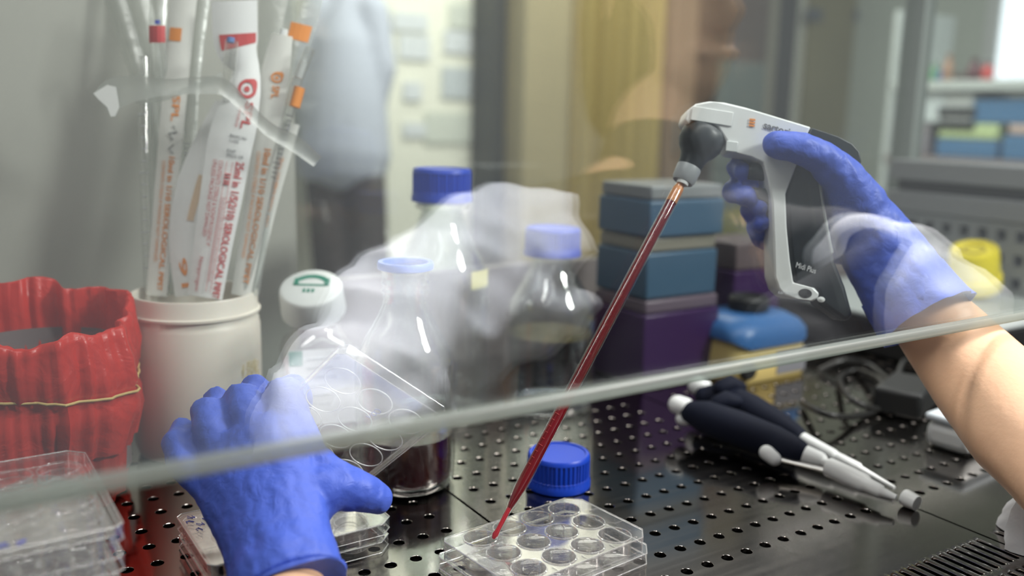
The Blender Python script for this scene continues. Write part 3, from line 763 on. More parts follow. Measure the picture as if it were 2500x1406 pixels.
# ------------------------------------------------------------------ red bag in a bin
bx, by, _ = onZ(120, 1205)
t = thing('waste_bag', 'red plastic waste bag lining a bin, held by a tan rubber band', 'bag', (bx, by, .0008))
zb = lambda v: zat(bx, by, v)
HB = zb(752)
def fold(a, r, z):
    k = z/HB
    w1 = noise.noise(Vector((cos(a)*1.6, sin(a)*1.6, k*2.2))); w2 = noise.noise(Vector((cos(a)*5+3, sin(a)*5, k*1.5))); w3 = noise.noise(Vector((cos(a)*13, sin(a)*13, k*2.5+7)))
    return 1+.13*w1+.10*w2+.065*w3
RB = .072
out = [(RB*.75, .0), (RB*.86, .004), (RB*.90, .02), (RB*.93, .05), (RB*.99, HB*.30), (RB*1.06, HB*.48), (RB*1.05, HB*.56), (RB*.99, HB*.63), (RB*1.03, HB*.68), (RB*1.02, HB*.74), (RB*1.03, HB*.80), (RB*1.0, HB*.88), (RB*.99, HB*.94), (RB*.97, HB*.985), (RB*.93, HB)]
inn = [(r*.97-.002, z) for r, z in out[::-1]]
inn = [(RB*.90, HB*.99), (RB*.90, HB*.85), (RB*.88, HB*.5), (RB*.84, .03), (RB*.7, .012)]
obj('bag_film', MB().lathe(out+inn, 200, fn=fold).xf(lambda p: (p.x, p.y, p.z+(p.z/HB)**3*(.012*sin(atan2(p.y, p.x)-.3)+.010*noise.noise(Vector((p.x*30, p.y*30, 2)))))), MT['redbag'], t, smooth=60)
band = [Vector((RB*1.03*cos(a)*fold(a, 1, HB*.63), RB*1.03*sin(a)*fold(a, 1, HB*.63), HB*.63+.004*sin(a*2))) for a in [2*pi*k/90 for k in range(91)]]
obj('rubber_band', MB().tube(band, .0011, 8), MT['rubberband'], t, smooth=60)
obj('bin_lining', MB().lathe([(RB*.865, HB*.80), (RB*.865, .02), (.002, .02)], 48, cap0=False), pbr('bin_grey', (.16, .13, .13), .5), t, smooth=40)

# ------------------------------------------------------------------ tip boxes
def zat3(x, y, v): return zat(x, y, v)
def box_thing(name, label, cat, x0, x1, y0, y1, layers, group=None, bev=.003):
    """layers: list of (part name, z0, z1, material, inset)"""
    zb_ = layers[0][1]; c = ((x0+x1)/2, (y0+y1)/2, zb_)
    t = thing(name, label, cat, c, 0, group)
    for (n_, z0, z1, mt, ins) in layers:
        obj(n_, MB().box(x0+ins-c[0], x1-ins-c[0], y0+ins-c[1], y1-ins-c[1], z0-zb_+.0004, z1-zb_), mt, t, bevel=bev)
    return t, c
cn = onZ(1566, 952); X0, Y0 = cn.x, cn.y
X1 = onY(1752, 700, Y0).x; Y1 = onX(1446, 700, X0).y
Zv = lambda v: zat(X0, Y0, v)
zp0, zp1, zp2 = .0006, Zv(772), Zv(738)
box_thing('tip_box', 'large purple box with grey lid at the bottom of the blue box stack', 'box', X0, X1+.006, Y0, Y1, [('box_base', zp0, zp1, MT['purple'], 0), ('box_lid', zp1, zp2, MT['purplelid'], .002)], 'pipette tip boxes')
z1_, z2_, z3_ = Zv(734), Zv(622), Zv(586)
box_thing('tip_box', 'blue box with tan lid on top of the purple box, middle of its stack', 'box', X0+.002, X1, Y0+.003, Y1-.003, [('box_base', zp2+.0006, z2_, MT['tipblue'], 0), ('box_lid', z2_, z3_, MT['tiplid'], .002)], 'pipette tip boxes')
z4_, z5_ = Zv(492), Zv(455)
t, c = box_thing('tip_box', 'blue box with grey lid, topmost of the stack behind the red pipette', 'box', X0+.001, X1+.004, Y0+.001, Y1-.004, [('box_base', z3_+.0006, z4_, MT['tipblue'], 0), ('box_lid', z4_, z5_, pbr('grey_lid', (.20, .215, .22), .35), .002)], 'pipette tip boxes')
c2 = onZ(1780, 886)
box_thing('tip_box', 'purple box with mauve lid behind the blue and yellow mixer', 'box', c2.x, onY(1905, 700, c2.y).x, c2.y, c2.y+.08, [('box_base', .0006, zat(c2.x, c2.y, 665), MT['purple'], 0), ('box_lid', zat(c2.x, c2.y, 665), zat(c2.x, c2.y, 596), pbr('mauve_lid', (.11, .085, .09), .4), .002)], 'pipette tip boxes')

# ------------------------------------------------------------------ vortex mixer
vcn = onZ(1798, 946); W_, D_ = .128, .098; vx, vy = vcn.x+W_/2, vcn.y+D_/2
t = thing('vortex_mixer', 'yellow vortex mixer with blue top and black cup, right of the purple boxes', 'mixer', (vx, vy, .0006), 0)
mb = MB(); n_ = 6
def rr(w, h, r, z): return [(x, y, z) for x, y in rrect(w, h, r, n_)]
mb.ring_loft([rr(W_*.97, D_*.97, .02, 0), rr(W_, D_, .022, .004), rr(W_, D_, .022, .020), rr(W_*.97, D_*.96, .022, .036), rr(W_*.93, D_*.90, .022, .052)], True, True, True)
obj('casing', mb, MT['cream'], t, smooth=50)
mb = MB()
def bl(w, h, r, z, dip): return [(x, y, z-dip*(max(0, 1-(x/(W_*.5))**2))*(1 if y < 0 else .3)) for x, y in rrect(w, h, r, n_)]
mb.ring_loft([bl(W_*1.015, D_*1.01, .022, .050, .016), bl(W_*1.02, D_*1.01, .024, .058, .012), bl(W_*.95, D_*.95, .03, .067, .006), bl(W_*.74, D_*.76, .03, .074, 0), bl(W_*.5, D_*.55, .025, .076, 0)], True, True, True)
obj('blue_cover', mb, MT['blueshell'], t, smooth=60)
obj('rubber_cup', MB().lathe([(.021, .074), (.0245, .078), (.0245, .090), (.021, .094), (.012, .088), (.001, .086)], 32), MT['black'], t, smooth=40)
lb = MB().box(.002, .052, -D_/2-.0010, -D_/2+.002, .006, .034)
obj('rating_label', lb, pbr('grey_label', (.20, .20, .22), .5), t)
kb = MB().lathe([(.011, 0), (.0115, .004), (.009, .008), (.0005, .008)], 24).xf(lambda p: (-.050+p.x, -D_/2-p.z, .018+p.y))
obj('dial', kb, MT['black'], t, smooth=40)

# ------------------------------------------------------------------ hand pipettes lying on the tray
def Z_(u, v, z): return onZ(u, v, z)
b_ = Z_(1800, 1060, 0)
t = thing('micropipette', 'nearer navy and white hand pipette with a metal ejector, lying on the tray', 'micropipette', b_, 0, 'hand pipettes')
def seg(name, pts, r, mt, rt=None, dome=True, par=None, sg=18): return obj(name, MB().tube(pts, r, sg, True, rt, (0, 0, 1), dome), mt, par or t, smooth=60, base=b_)
seg('body', [Z_(1690, 1008, .026), Z_(1722, 1018, .025), Z_(1800, 1045, .022), Z_(1890, 1080, .020), Z_(1942, 1100, .019)], [.011, .0165, .0175, .0155, .012], MT['navy'], [.012, .016, .0165, .0155, .012])
seg('finger_hook', [Z_(1752, 985, .036), Z_(1775, 976, .040), Z_(1800, 980, .038)], [.008, .009, .006], MT['navy'])
seg('plunger', [Z_(1700, 1008, .028), Z_(1676, 994, .030), Z_(1655, 988, .030)], [.004, .009, .0095], MT['white'])
seg('ejector_button', [Z_(1688, 1024, .020), Z_(1668, 1022, .018)], [.006, .0075], MT['white'])
seg('collar', [Z_(1928, 1098, .018), Z_(1960, 1108, .0175), Z_(2000, 1121, .0165)], [.0098, .0088, .0070], MT['white'])
seg('shaft', [Z_(1998, 1121, .0165), Z_(2028, 1136, .0155)], [.0042, .0042], MT['white'])
seg('tip_cone', [Z_(2024, 1140, .0150), Z_(2110, 1180, .0130), Z_(2118, 1184, .0128), Z_(2150, 1200, .0118), Z_(2154, 1201, .0117), Z_(2188, 1215, .0105)], [.0082, .0082, .0062, .0056, .0040, .0024], MT['white'], dome=False)
seg('ejector_knob', [Z_(1872, 1105, .018), Z_(1890, 1120, .014)], [.0068, .0062], MT['white'])
seg('ejector_arm', [Z_(1890, 1118, .013), Z_(1950, 1130, .0118), Z_(2028, 1150, .0115)], [.0028, .0045, .004], MT['steel'], [.002, .002, .002])
b_ = Z_(1790, 980, 0)
t = thing('micropipette', 'farther navy and white hand pipette half hidden behind the nearer one', 'micropipette', b_, 0, 'hand pipettes')
seg('body', [Z_(1722, 968, .026), Z_(1760, 968, .026), Z_(1830, 1002, .022), Z_(1900, 1040, .018), Z_(1942, 1062, .017)], [.011, .0165, .017, .014, .010], MT['navy'])
seg('finger_hook', [Z_(1762, 948, .038), Z_(1785, 938, .042), Z_(1806, 946, .038)], [.009, .010, .007], MT['navy'])
seg('plunger', [Z_(1738, 960, .028), Z_(1722, 948, .030), Z_(1704, 942, .030)], [.004, .0085, .0105], MT['white'])
seg('collar', [Z_(1938, 1060, .016), Z_(1980, 1084, .0145), Z_(2034, 1112, .0125)], [.0068, .0066, .0058], MT['white'])
seg('tip_cone', [Z_(2034, 1112, .0120), Z_(2096, 1142, .0105), Z_(2100, 1144, .0102), Z_(2184, 1191, .006)], [.0050, .0044, .0030, .0016], MT['white'], dome=False)
b_ = Z_(2225, 1233, 0); t = thing('white_cap', 'small white cylindrical cap just beyond the nearer hand pipette tip', 'cap', b_)
a_ = Z_(2207, 1213, .0076); c_ = Z_(2239, 1229, .0066); dv = c_-a_
obj('cap_shell', MB().tube([a_, a_+dv*.12, a_+dv*.9, c_, c_, c_-dv*.25], [.0066, .0070, .0062, .0060, .003, .003], 24, True), MT['white'], t, smooth=50, base=b_)

# ------------------------------------------------------------------ right side of the cabinet
b_ = Z_(2345, 1088, 0)
t = thing('tube_box', 'small white plastic box behind the right forearm on the tray', 'box', b_, radians(4))
obj('box_body', MB().box(-.030, .075, -.022, .022, .0006, .026), MT['white'], t, bevel=.008)
obj('box_lid', MB().box(-.031, .076, -.023, .023, .0264, .0335), pbr('pale_blue_white', (.62, .68, .74), .4), t, bevel=.003)
b_ = Z_(2580, 1340, 0); t = thing('wipe', 'crumpled white wipe at the lower right edge of the tray', 'tissue')
t.location = b_
mb = MB(); rg = []
for i in range(9):
    q = i/8; rg.append([((.030+.01*sin(3*a+q*4))*cos(a)*sqrt(max(.02, 1-q*q*.97)), (.034+.012*sin(5*a+q*3))*sin(a)*sqrt(max(.02, 1-q*q*.97)), .0006+.050*q) for a in [2*pi*k/40 for k in range(40)]])
mb.ring_loft(rg, True, True, True); obj('sheet', mb, MT['tissue'], t, smooth=70)
# case made up: black for the dark interior, pale lid for a mirrored surface
CZ = .055
box_thing('added_case', 'added low case, black as the dark interior and pale-topped as a mirrored surface, under the yellow cap', 'case', 1.04, 1.41, .60, .94, [('case_body', .0006, CZ-.007, MT['black'], 0), ('case_lid', CZ-.007, CZ, pbr('pale_lid', (.42, .45, .45), .5), .001)])
# grey rack with square openings facing the room centre
rx0, rx1, ry0, ry1, rz0, rz1 = 1.345, 1.405, .605, .93, CZ+.0006, .160
t = thing('tube_rack', 'grey rack with rows of dark square openings behind the yellow cap', 'rack', ((rx0+rx1)/2, (ry0+ry1)/2, rz0))
mb = MB(); ny, nz = 11, 3
cy_ = (ry1-ry0)/ny; cz_ = (rz1-rz0)/nz
for i in range(ny):
    for k in range(nz):
        y0, y1, z0, z1 = ry0+i*cy_, ry0+(i+1)*cy_, rz0+k*cz_, rz0+(k+1)*cz_
        e_ = .0075
        loop_o = [(rx0, y0, z0), (rx0, y1, z0), (rx0, y1, z1), (rx0, y0, z1)]
        loop_i = [(rx0, y0+e_, z0+e_*1.2), (rx0, y1-e_, z0+e_*1.2), (rx0, y1-e_, z1-e_*1.2), (rx0, y0+e_, z1-e_*1.2)]
        loop_b = [(x+.03, y, z) for x, y, z in loop_i]
        mb.ring_loft([loop_o, loop_i, loop_b], True, False, False)
mb.box(rx0+.0305, rx1, ry0, ry1, rz0, rz1); mb.box(rx0, rx0+.031, ry0-.002, ry1+.002, rz1, rz1+.002); mb.box(rx0, rx0+.031, ry0-.002, ry0, rz0, rz1)
obj('rack_body', mb, pbr('rack_grey', (.24, .25, .26), .45), t, base=((rx0+rx1)/2, (ry0+ry1)/2, rz0))
obj('rack_backing', MB().box(rx0+.024, rx0+.0304, ry0+.001, ry1-.001, rz0+.001, rz1-.001), MT['steel_dark'], t, base=((rx0+rx1)/2, (ry0+ry1)/2, rz0))
t, c = box_thing('drawer_unit', 'grey flat unit with a long dark slot on top of the grey rack', 'drawer unit', rx0-.004, rx1, ry0-.02, ry1+.004, [('lower_panel', rz1+.0026, .196, pbr('mid_grey', (.23, .235, .245), .4), 0), ('slot', .196, .213, MT['steel_dark'], .010), ('upper_panel', .213, .246, pbr('mid_grey_top', (.25, .255, .265), .4), 0)])
# yellow cap
b_ = Z_(2374, 726, CZ)
t = thing('yellow_cap', 'bright yellow plastic cap with an embossed ring, tilted on the pale case', 'cap', b_)
mb = MB().lathe([(.0005, .0), (.036, 0), (.0375, .003), (.0370, .020), (.0345, .0215), (.0325, .058), (.0305, .062), (.0270, .063), (.0255, .0605), (.0005, .060)], 48)
tl_ = Matrix.Identity(3); ya_ = c2w(Vector((-.20, -.88, -.42))).normalized(); yb_ = Vector((0, 0, 1)).cross(ya_).normalized(); tl_ = Matrix((yb_, ya_.cross(yb_), ya_)).transposed()
mb.xf(lambda p: tl_ @ p+Vector((0, 0, .016))); obj('cap_shell', mb, MT['yellow'], t, smooth=45)
mb = MB(); mb.torus((0, 0, .0612), .0135, .0016, 26, 6); mb.tube([(-.019, -.008, .0612), (-.014, -.014, .0612)], .0018, 8); mb.xf(lambda p: tl_ @ p+Vector((0, 0, .016)))
obj('embossed_ring', mb, pbr('dark_yellow', (.34, .27, .02), .5), t, smooth=60)
# cables
cab = [('black cable looping on the tray right of the mixer', [(1960, 985), (2020, 1012), (2100, 1015), (2160, 985), (2150, 930), (2090, 905), (2050, 925), (2080, 975), (2150, 1000), (2230, 990), (2270, 940)]),
       ('thin black cable crossing behind the looped cable', [(2000, 905), (2060, 880), (2120, 890), (2180, 930), (2210, 880), (2260, 900)])]
for lbl, pts in cab:
    w3 = [Z_(u, v, .0045+.012*(k % 3 == 1)) for k, (u, v) in enumerate(pts)]
    sm_ = []
    for i in range(len(w3)-1):
        p0, p1, p2, p3 = w3[max(0, i-1)], w3[i], w3[i+1], w3[min(len(w3)-1, i+2)]
        for k in range(6):
            q = k/6; sm_.append(.5*(2*p1+(p2-p0)*q+(2*p0-5*p1+4*p2-p3)*q*q+(3*p1-p0-3*p2+p3)*q**3))
    sm_.append(w3[-1]); b_ = w3[0].copy(); b_.z = .0006
    tag(obj('cable', MB().tube(sm_, .0034, 10), MT['cable'], None, smooth=60, base=b_), lbl, 'cable', 'cables on the tray')
b_ = Z_(2215, 1005, 0)
t = thing('power_adapter', 'black power adapter block among the cables left of the forearm', 'adapter', b_, radians(20))
obj('adapter_body', MB().box(-.03, .05, -.02, .03, .0006, .030), MT['black'], t, bevel=.005)

# ------------------------------------------------------------------ pipette controller and its pipette
TP = .712
def pl(pts, t_=TP): return [P(u, v, t_) for u, v in pts]
hb_ = P(1915, 560, TP)
t = thing('pipette_controller', 'white and black pistol-grip pipette controller held in the right hand', 'pipette controller', hb_)
def ext(name, pts, w0, w1, mt, par=None, bev=.004, t_=TP):
    return obj(name, MB().prism(pl(pts, t_), -VIEW*w0, VIEW*w1), mt, par or t, base=hb_, bevel=bev)
ext('housing', [(1663, 300), (1670, 277), (1690, 262), (1722, 256), (1760, 259), (1810, 271), (1966, 318), (1944, 364), (1934, 402), (1905, 478), (1908, 560), (1916, 640), (1924, 690), (1974, 703), (1986, 716), (1982, 728), (1970, 735), (1918, 728), (1904, 722), (1888, 706), (1878, 676), (1876, 600), (1872, 500), (1862, 440), (1852, 402), (1820, 388), (1772, 376), (1762, 350), (1740, 316), (1712, 298), (1690, 294), (1672, 312)], .0145, .0145, MT['white'], bev=.0045)
ext('rear_cap', [(1966, 319), (2030, 340), (2062, 356), (2082, 378), (2086, 402), (2076, 424), (2050, 432), (1990, 420), (1938, 400), (1946, 364)], .0150, .0150, MT['charcoal'], bev=.005)
ext('grip', [(1936, 402), (1990, 420), (1998, 470), (2010, 560), (2028, 640), (2052, 700), (2072, 772), (2050, 786), (1990, 742), (1974, 703), (1925, 689), (1917, 640), (1909, 560), (1906, 478)], .0120, .0135, MT['charcoal'], bev=.004)
ext('grip_strip', [(1984, 440), (1990, 440), (2010, 560), (2022, 620), (2014, 622), (2002, 560)], .0127, .002, pbr('grip_grey', (.30, .33, .33), .5), bev=.001)
# eyelet on the base tab
ho = MB(); cc = P(1966, 716, TP-.0148); ex = c2w(Vector((1, .12, 0))).normalized(); ey = c2w(Vector((-.12, 1, 0))).normalized()
ho.ring_loft([[cc+ex*.0052*cos(a)+ey*.0036*sin(a) for a in [2*pi*k/24 for k in range(24)]], [cc+VIEW*.0008+ex*.0046*cos(a)+ey*.0031*sin(a) for a in [2*pi*k/24 for k in range(24)]]], True, True, True)
obj('eyelet', ho, MT['black'], t, base=hb_)
dt = MB().lathe([(.0018, 0), (.0022, .0006), (.0005, .0012)], 16); cc2 = P(2004, 731, TP-.0145)
obj('indicator', dt.xf(lambda p: cc2+ex*p.x*1.4+ey*p.y-VIEW*p.z), MT['white'], t, base=hb_)
dt = MB().box(-.0045, .0045, -.004, .004, 0, .0012); cc3 = P(1786, 358, TP-.0145)
obj('side_button', dt.xf(lambda p: cc3+ex*p.x+ey*p.y-VIEW*p.z), pbr('button_white', (.62, .65, .65), .4), t, base=hb_, bevel=.0006)
dt = MB().box(-.016, .016, -.0055, .0055, 0, .0010); cc4 = P(1738, 284, TP-.0145); ex4 = c2w(Vector((1, .16, 0))).normalized(); ey4 = c2w(Vector((-.16, 1, 0))).normalized()
obj('cover_plate', dt.xf(lambda p: cc4+ex4*p.x+ey4*p.y-VIEW*p.z), MT['white'], t, base=hb_, bevel=.0008)
# nose cone
ax0, ax1 = P(1722, 318, TP), P(1664, 446, TP-.006); dd = ax1-ax0
pr_ = [(0, .0125), (.03, .0155), (.14, .0175), (.30, .0172), (.42, .0145), (.50, .0115), (.60, .0100), (.72, .0095)]
obj('nose_cone', MB().tube([ax0+dd*q-VIEW*.004 for q, r in pr_], [r for q, r in pr_], 28, True, None, VIEW), MT['charcoal'], t, smooth=50, base=hb_)
pr_ = [(.70, .0092), (.74, .0098), (.94, .0092), (1.0, .0080)]
obj('nose_ring', MB().tube([ax0+dd*q-VIEW*.004 for q, r in pr_], [r for q, r in pr_], 28, True, None, VIEW), MT['grey'], t, smooth=50, base=hb_)
obj('collet', MB().tube([ax0+dd*.93-VIEW*.007, ax0+dd*1.05-VIEW*.007], [.0050, .0046], 18), MT['white'], t, smooth=50, base=hb_)
for nm_, (u, v) in (('trigger', (1842, 419)), ('trigger', (1840, 478))):
    q0, q1 = P(u-18, v-2, TP-.001), P(u+34, v+4, TP-.001)
    obj(nm_, MB().tube([q0, q0+(q1-q0)*.12, q1], [.0055, .0068, .0068], 18, True, None, VIEW, False), MT['charcoal'], t, smooth=50, base=hb_)
tx = text_mb('sartorius', 1, True); tw = text_w('sartorius', True); o0, o1 = P(1862, 313, TP-.0149), P(1946, 338, TP-.0149); tdx = o1-o0; tdy = ZW
tdy = c2w(Vector((.28, -.96, 0))).normalized()
obj('lettering', tx.xf(lambda p: o0+tdx*(p.x/tw)+tdy*(p.y*.0085)-VIEW*.0002), MT['blacktxt'], t, base=hb_)
lg = MB(); lc = P(1836, 300, TP-.0150)
for q in range(3): lg.box(-.0022, .0022, -.0032+q*.0023, -.0018+q*.0023, 0, .0003)
obj('logo', lg.xf(lambda p: lc+ex*p.x+ey*p.y-VIEW*p.z), MT['orangetxt'], t, base=hb_)
tx = text_mb('Midi Plus', 1); tw = text_w('Midi Plus'); o0_, o1_ = P(1941, 652, TP-.0124), P(1990, 668, TP-.0124); d_ = o1_-o0_
obj('lettering', tx.xf(lambda p: o0_+d_*(p.x/tw)+tdy*(p.y*.0062)-VIEW*.0003), MT['whitetxt'], t, base=hb_)
tx = text_mb('sartorius', 1); tw = text_w('sartorius'); o2_, o3_ = P(1898, 716, TP-.0149), P(1946, 722, TP-.0149); d2_ = o3_-o2_
obj('lettering', tx.xf(lambda p: o2_+d2_*(p.x/tw)+tdy*(p.y*.0040)-VIEW*.0003), MT['lightgrey'], t, base=hb_)

# serological pipette with red medium
pa, pz = P(1663, 447, .700), P(1203, 1317, .612)
D = pz-pa
def at_(q): return pa+D*q
t = thing('serological_pipette', 'long clear pipette filled with red medium, its tip in the front well plate', 'pipette', pz)
tb = lambda pts, r, sg=24: MB().tube(pts, r, sg, True, None, VIEW)
qs = [0, .02, .03, .845, .87, .90, .925, .945, .975, .99, 1.0]
rs = [.0036, .0038, .00465, .00475, .0046, .0036, .0023, .0021, .0020, .0026, .0012]
obj('pipette_tube', tb([at_(q) for q in qs], rs), clear('pipette_plastic', (.97, .96, .96), .02, .28, .0, rough=.03), t, smooth=60, base=pz)
obj('medium', tb([at_(q) for q in (.062, .845, .87, .90, .922)], [.0038, .0039, .0037, .0027, .0016]), MT['pipmedia'], t, smooth=60, base=pz)
obj('tip_medium', tb([at_(q) for q in (.921, .945, .975, .988, .998)], [.00155, .0016, .0015, .0021, .0010]), MT['tipmedia'], t, smooth=60, base=pz)
obj('filter_plug', tb([at_(q) for q in (.004, .020, .061)], [.0030, .0042, .0043]), MT['amber'], t, smooth=60, base=pz)
gm = MB(); sd = D.normalized().cross(VIEW).normalized()
for k in range(44):
    p = at_(.10+k*.0165); L2 = .0030 if k % 5 == 0 else .0017
    gm.tube([p-sd*.0032-VIEW*.0036, p-sd*(.0032-L2)-VIEW*.0046], .00016, 4)
obj('graduations', gm, MT['redtxt'], t, base=pz)

# ------------------------------------------------------------------ the person at the cabinet: gloved hands, forearms, coat
def mir(p): return Vector((p.x, 2*GY-p.y, p.z))
S = [mir(P(*q)) for q in ((780, 1090, .60), (905, 960, .70), (985, 830, .78), (1130, 725, .84), (1290, 655, .90))]
wl = P(695, 1402, .535)
NK, HD = mir(P(1590, 330, 1.02)), mir(P(1640, 20, 1.02))
RS = [mir(P(*q)) for q in ((2330, 790, .76), (2200, 690, .82), (2040, 640, .90))]
SR_ = Vector((S[4].x+.33, S[4].y-.01, S[4].z))
el = Vector((.645, .18, .105))
body = MB()
def limb(pts, r, rt=None, nrm=VIEW, dome=True, mb=body, sg=20): mb.tube(pts, r, sg, True, rt, nrm, dome)
limb([P(655, 1240, .569), P(676, 1320, .553), wl, P(706, 1485, .517), P(716, 1590, .452), Vector((.150, .28, .062)), S[0], S[1], S[2], S[3]], [.020, .022, .0235, .0235, .029, .035, .036, .042, .045, .05], [.014, .018, .020, .024, .028, .032, .034, .04, .045, .05])
ra = [P(2218, 712, .712), P(2252, 754, .712), P(2306, 818, .715), P(2400, 926, .685), P(2520, 1060, .64), P(2650, 1215, .585)]
limb(ra+[el, RS[1], RS[2], SR_], [.022, .0300, .0345, .0400, .044, .046, .045, .042, .044, .05], [.018, .026, .029, .033, .037, .041, .043, .042, .044, .05])
tc_ = (S[4]+SR_)/2
limb([tc_+Vector((0, -.02, -.50)), tc_+Vector((0, -.02, -.25)), tc_+Vector((0, -.02, -.04)), tc_+Vector((0, -.02, .03))], [.15, .155, .175, .10], [.10, .105, .11, .07], nrm=(0, 1, 0))
limb([S[3], S[4], tc_, SR_], [.05, .055, .065, .045])
limb([tc_+Vector((0, -.01, .0)), NK, (NK+HD)/2+Vector((0, .0, -.02))], [.050, .045, .048])
# head: skull, jaw, nose, brow, ears, facing the pane
limb([HD+Vector((0, .020, -.055)), HD+Vector((0, .0, 0)), HD+Vector((0, -.012, .055))], [.056, .074, .066], [.060, .088, .078], nrm=(0, 1, 0))
limb([HD+Vector((0, .080, .018)), HD+Vector((0, .098, -.012)), HD+Vector((0, .088, -.022))], [.009, .013, .012])
for sx in (-1, 1):
    limb([HD+Vector((sx*.074, -.01, .02)), HD+Vector((sx*.076, -.012, -.03))], [.015, .010], [.008, .006])
    limb([HD+Vector((sx*.018, .082, .034)), HD+Vector((sx*.045, .068, .032))], [.008, .008])
limb([HD+Vector((-.022, .078, -.052)), HD+Vector((.022, .078, -.052))], [.008, .008])
person = solid('person', body, MT['skin'], None, .0045, 8, base=wl)
tag(person, 'person in white coat and blue gloves holding the pipette controller and a lid', 'person')
for sx in (-1, 1): obj('eye', MB().lathe([(.0005, -.011), (.008, -.008), (.0115, 0), (.008, .008), (.0005, .011)], 16, HD+Vector((sx*.032, .073, .016))), MT['blacktxt'], person, smooth=60, base=wl)
hr = MB(); hr.tube([HD+Vector((0, -.030, -.09)), HD+Vector((0, -.026, -.02)), HD+Vector((0, -.022, .05)), HD+Vector((0, -.012, .085))], [.080, .086, .080, .052], 26, True, [.078, .088, .085, .06], (0, 1, 0), True)
hair = solid('hair', hr, MT['hair'], person, .005, 6, base=wl)
# coat: sleeves and torso, loose folds
ct = MB()
fold_ = lambda co: .010*(1-2.2*abs(noise.noise(Vector((co.x*16+co.z*9, co.y*9, co.z*20)))))+.006*noise.noise(co*34+Vector((3, 1, 7)))
limb([S[0]*.6+Vector((.150, .28, .062))*.4, S[0], S[1], S[2], S[3], S[4]], [.044, .047, .062, .072, .078, .082], [.04, .044, .058, .068, .075, .08], mb=ct)
limb([RS[0], RS[1], mir(P(2110, 640, .86))], [.038, .046, .040], [.038, .046, .040], mb=ct)
limb([tc_+Vector((0, -.09, -.45)), tc_+Vector((0, -.09, -.2)), tc_+Vector((0, -.07, -.06)), tc_+Vector((0, -.05, -.02))], [.17, .18, .17, .09], [.05, .055, .055, .04], nrm=(0, 1, 0), mb=ct)
coat = solid('lab_coat', ct, MT['coat'], person, .006, 5, base=wl, disp=fold_)
coat['label'] = 'loose white lab coat'
tp_ = MB(); limb([tc_+Vector((0, -.01, -.50)), tc_+Vector((0, -.01, -.25)), tc_+Vector((0, -.01, -.03)), tc_+Vector((0, -.015, .04))], [.155, .16, .17, .07], [.105, .11, .115, .07], nrm=(0, 1, 0), mb=tp_)
limb([ra[5]*.35+el*.65, el, RS[1], RS[2], SR_, tc_], [.051, .052, .052, .056, .075, .095], mb=tp_)
limb([S[4], tc_], [.080, .105], mb=tp_)
limb([tc_, NK*.75+tc_*.25], [.09, .060], mb=tp_)
dt_ = solid('torso_shade', tp_, pbr('torso_shade_cloth', (.03, .03, .035), .8), person, .006, 5, base=wl)  # dark layer added to keep the torso's mirror image faint

# left glove
lg_ = MB()
def G(mb, st, dome=True):
    """st: (u, v, depth, half width mm, half thickness mm)"""
    mb.tube([P(a, b, c) for a, b, c, _, _ in st], [x[3]/1000 for x in st], 22, True, [x[4]/1000 for x in st], VIEW, dome)
G(lg_, [(704, 1440, .527, 35, 27), (696, 1402, .5345, 34.5, 27), (682, 1340, .549, 34, 24.5), (668, 1280, .560, 36, 22), (645, 1215, .573, 39, 21), (622, 1150, .584, 43, 19.5), (602, 1095, .593, 41, 17), (592, 1060, .600, 36, 13)], False)
G(lg_, [(505, 1180, .588, 12, 12), (452, 1130, .598, 12, 12), (436, 1078, .610, 11.2, 11.2), (450, 1050, .622, 10.2, 10.2), (470, 1055, .630, 9, 9), (475, 1074, .634, 8, 8)])
G(lg_, [(560, 1130, .592, 14, 12), (520, 1050, .602, 13.6, 12), (509, 1000, .614, 12.6, 12), (526, 981, .628, 11.6, 11), (552, 990, .640, 10.6, 10), (557, 1014, .648, 9.6, 9.6)])
G(lg_, [(640, 1110, .592, 15, 12), (602, 1015, .603, 14.2, 12), (591, 968, .618, 13.4, 12), (616, 954, .632, 12.4, 12), (644, 968, .645, 11, 11)])
G(lg_, [(720, 1120, .588, 16, 12), (705, 1015, .600, 14.4, 12), (690, 955, .612, 14, 12), (708, 952, .628, 13, 12), (728, 978, .642, 11, 11)])
G(lg_, [(700, 1290, .561, 20, 17), (770, 1200, .572, 18.5, 16), (830, 1185, .578, 16, 15), (880, 1200, .585, 13.2, 13.5), (922, 1216, .592, 10.6, 10.6)])
G(lg_, [(735, 1040, .594, 10, 9), (760, 1110, .586, 11, 10), (800, 1155, .581, 12, 11)])
lgm = noise
def gdisp(co):
    return .0007*noise.noise(co*70)+.0005*noise.noise(co*150)
lgl = solid('glove', lg_, MT['glove'], person, .0016, 7, base=wl, disp=gdisp); lgl['label'] = 'blue glove on the left hand'
cu_ = MB().tube([P(705, 1446, .526), P(703, 1436, .528), P(701, 1428, .529)], [.0355, .0363, .0357], 36, True, [.0275, .0282, .0276], VIEW)
obj('cuff', cu_, MT['glove'], lgl, smooth=60)
for o_ in lgl.children: o_.data.transform(Matrix.Translation(-wl))

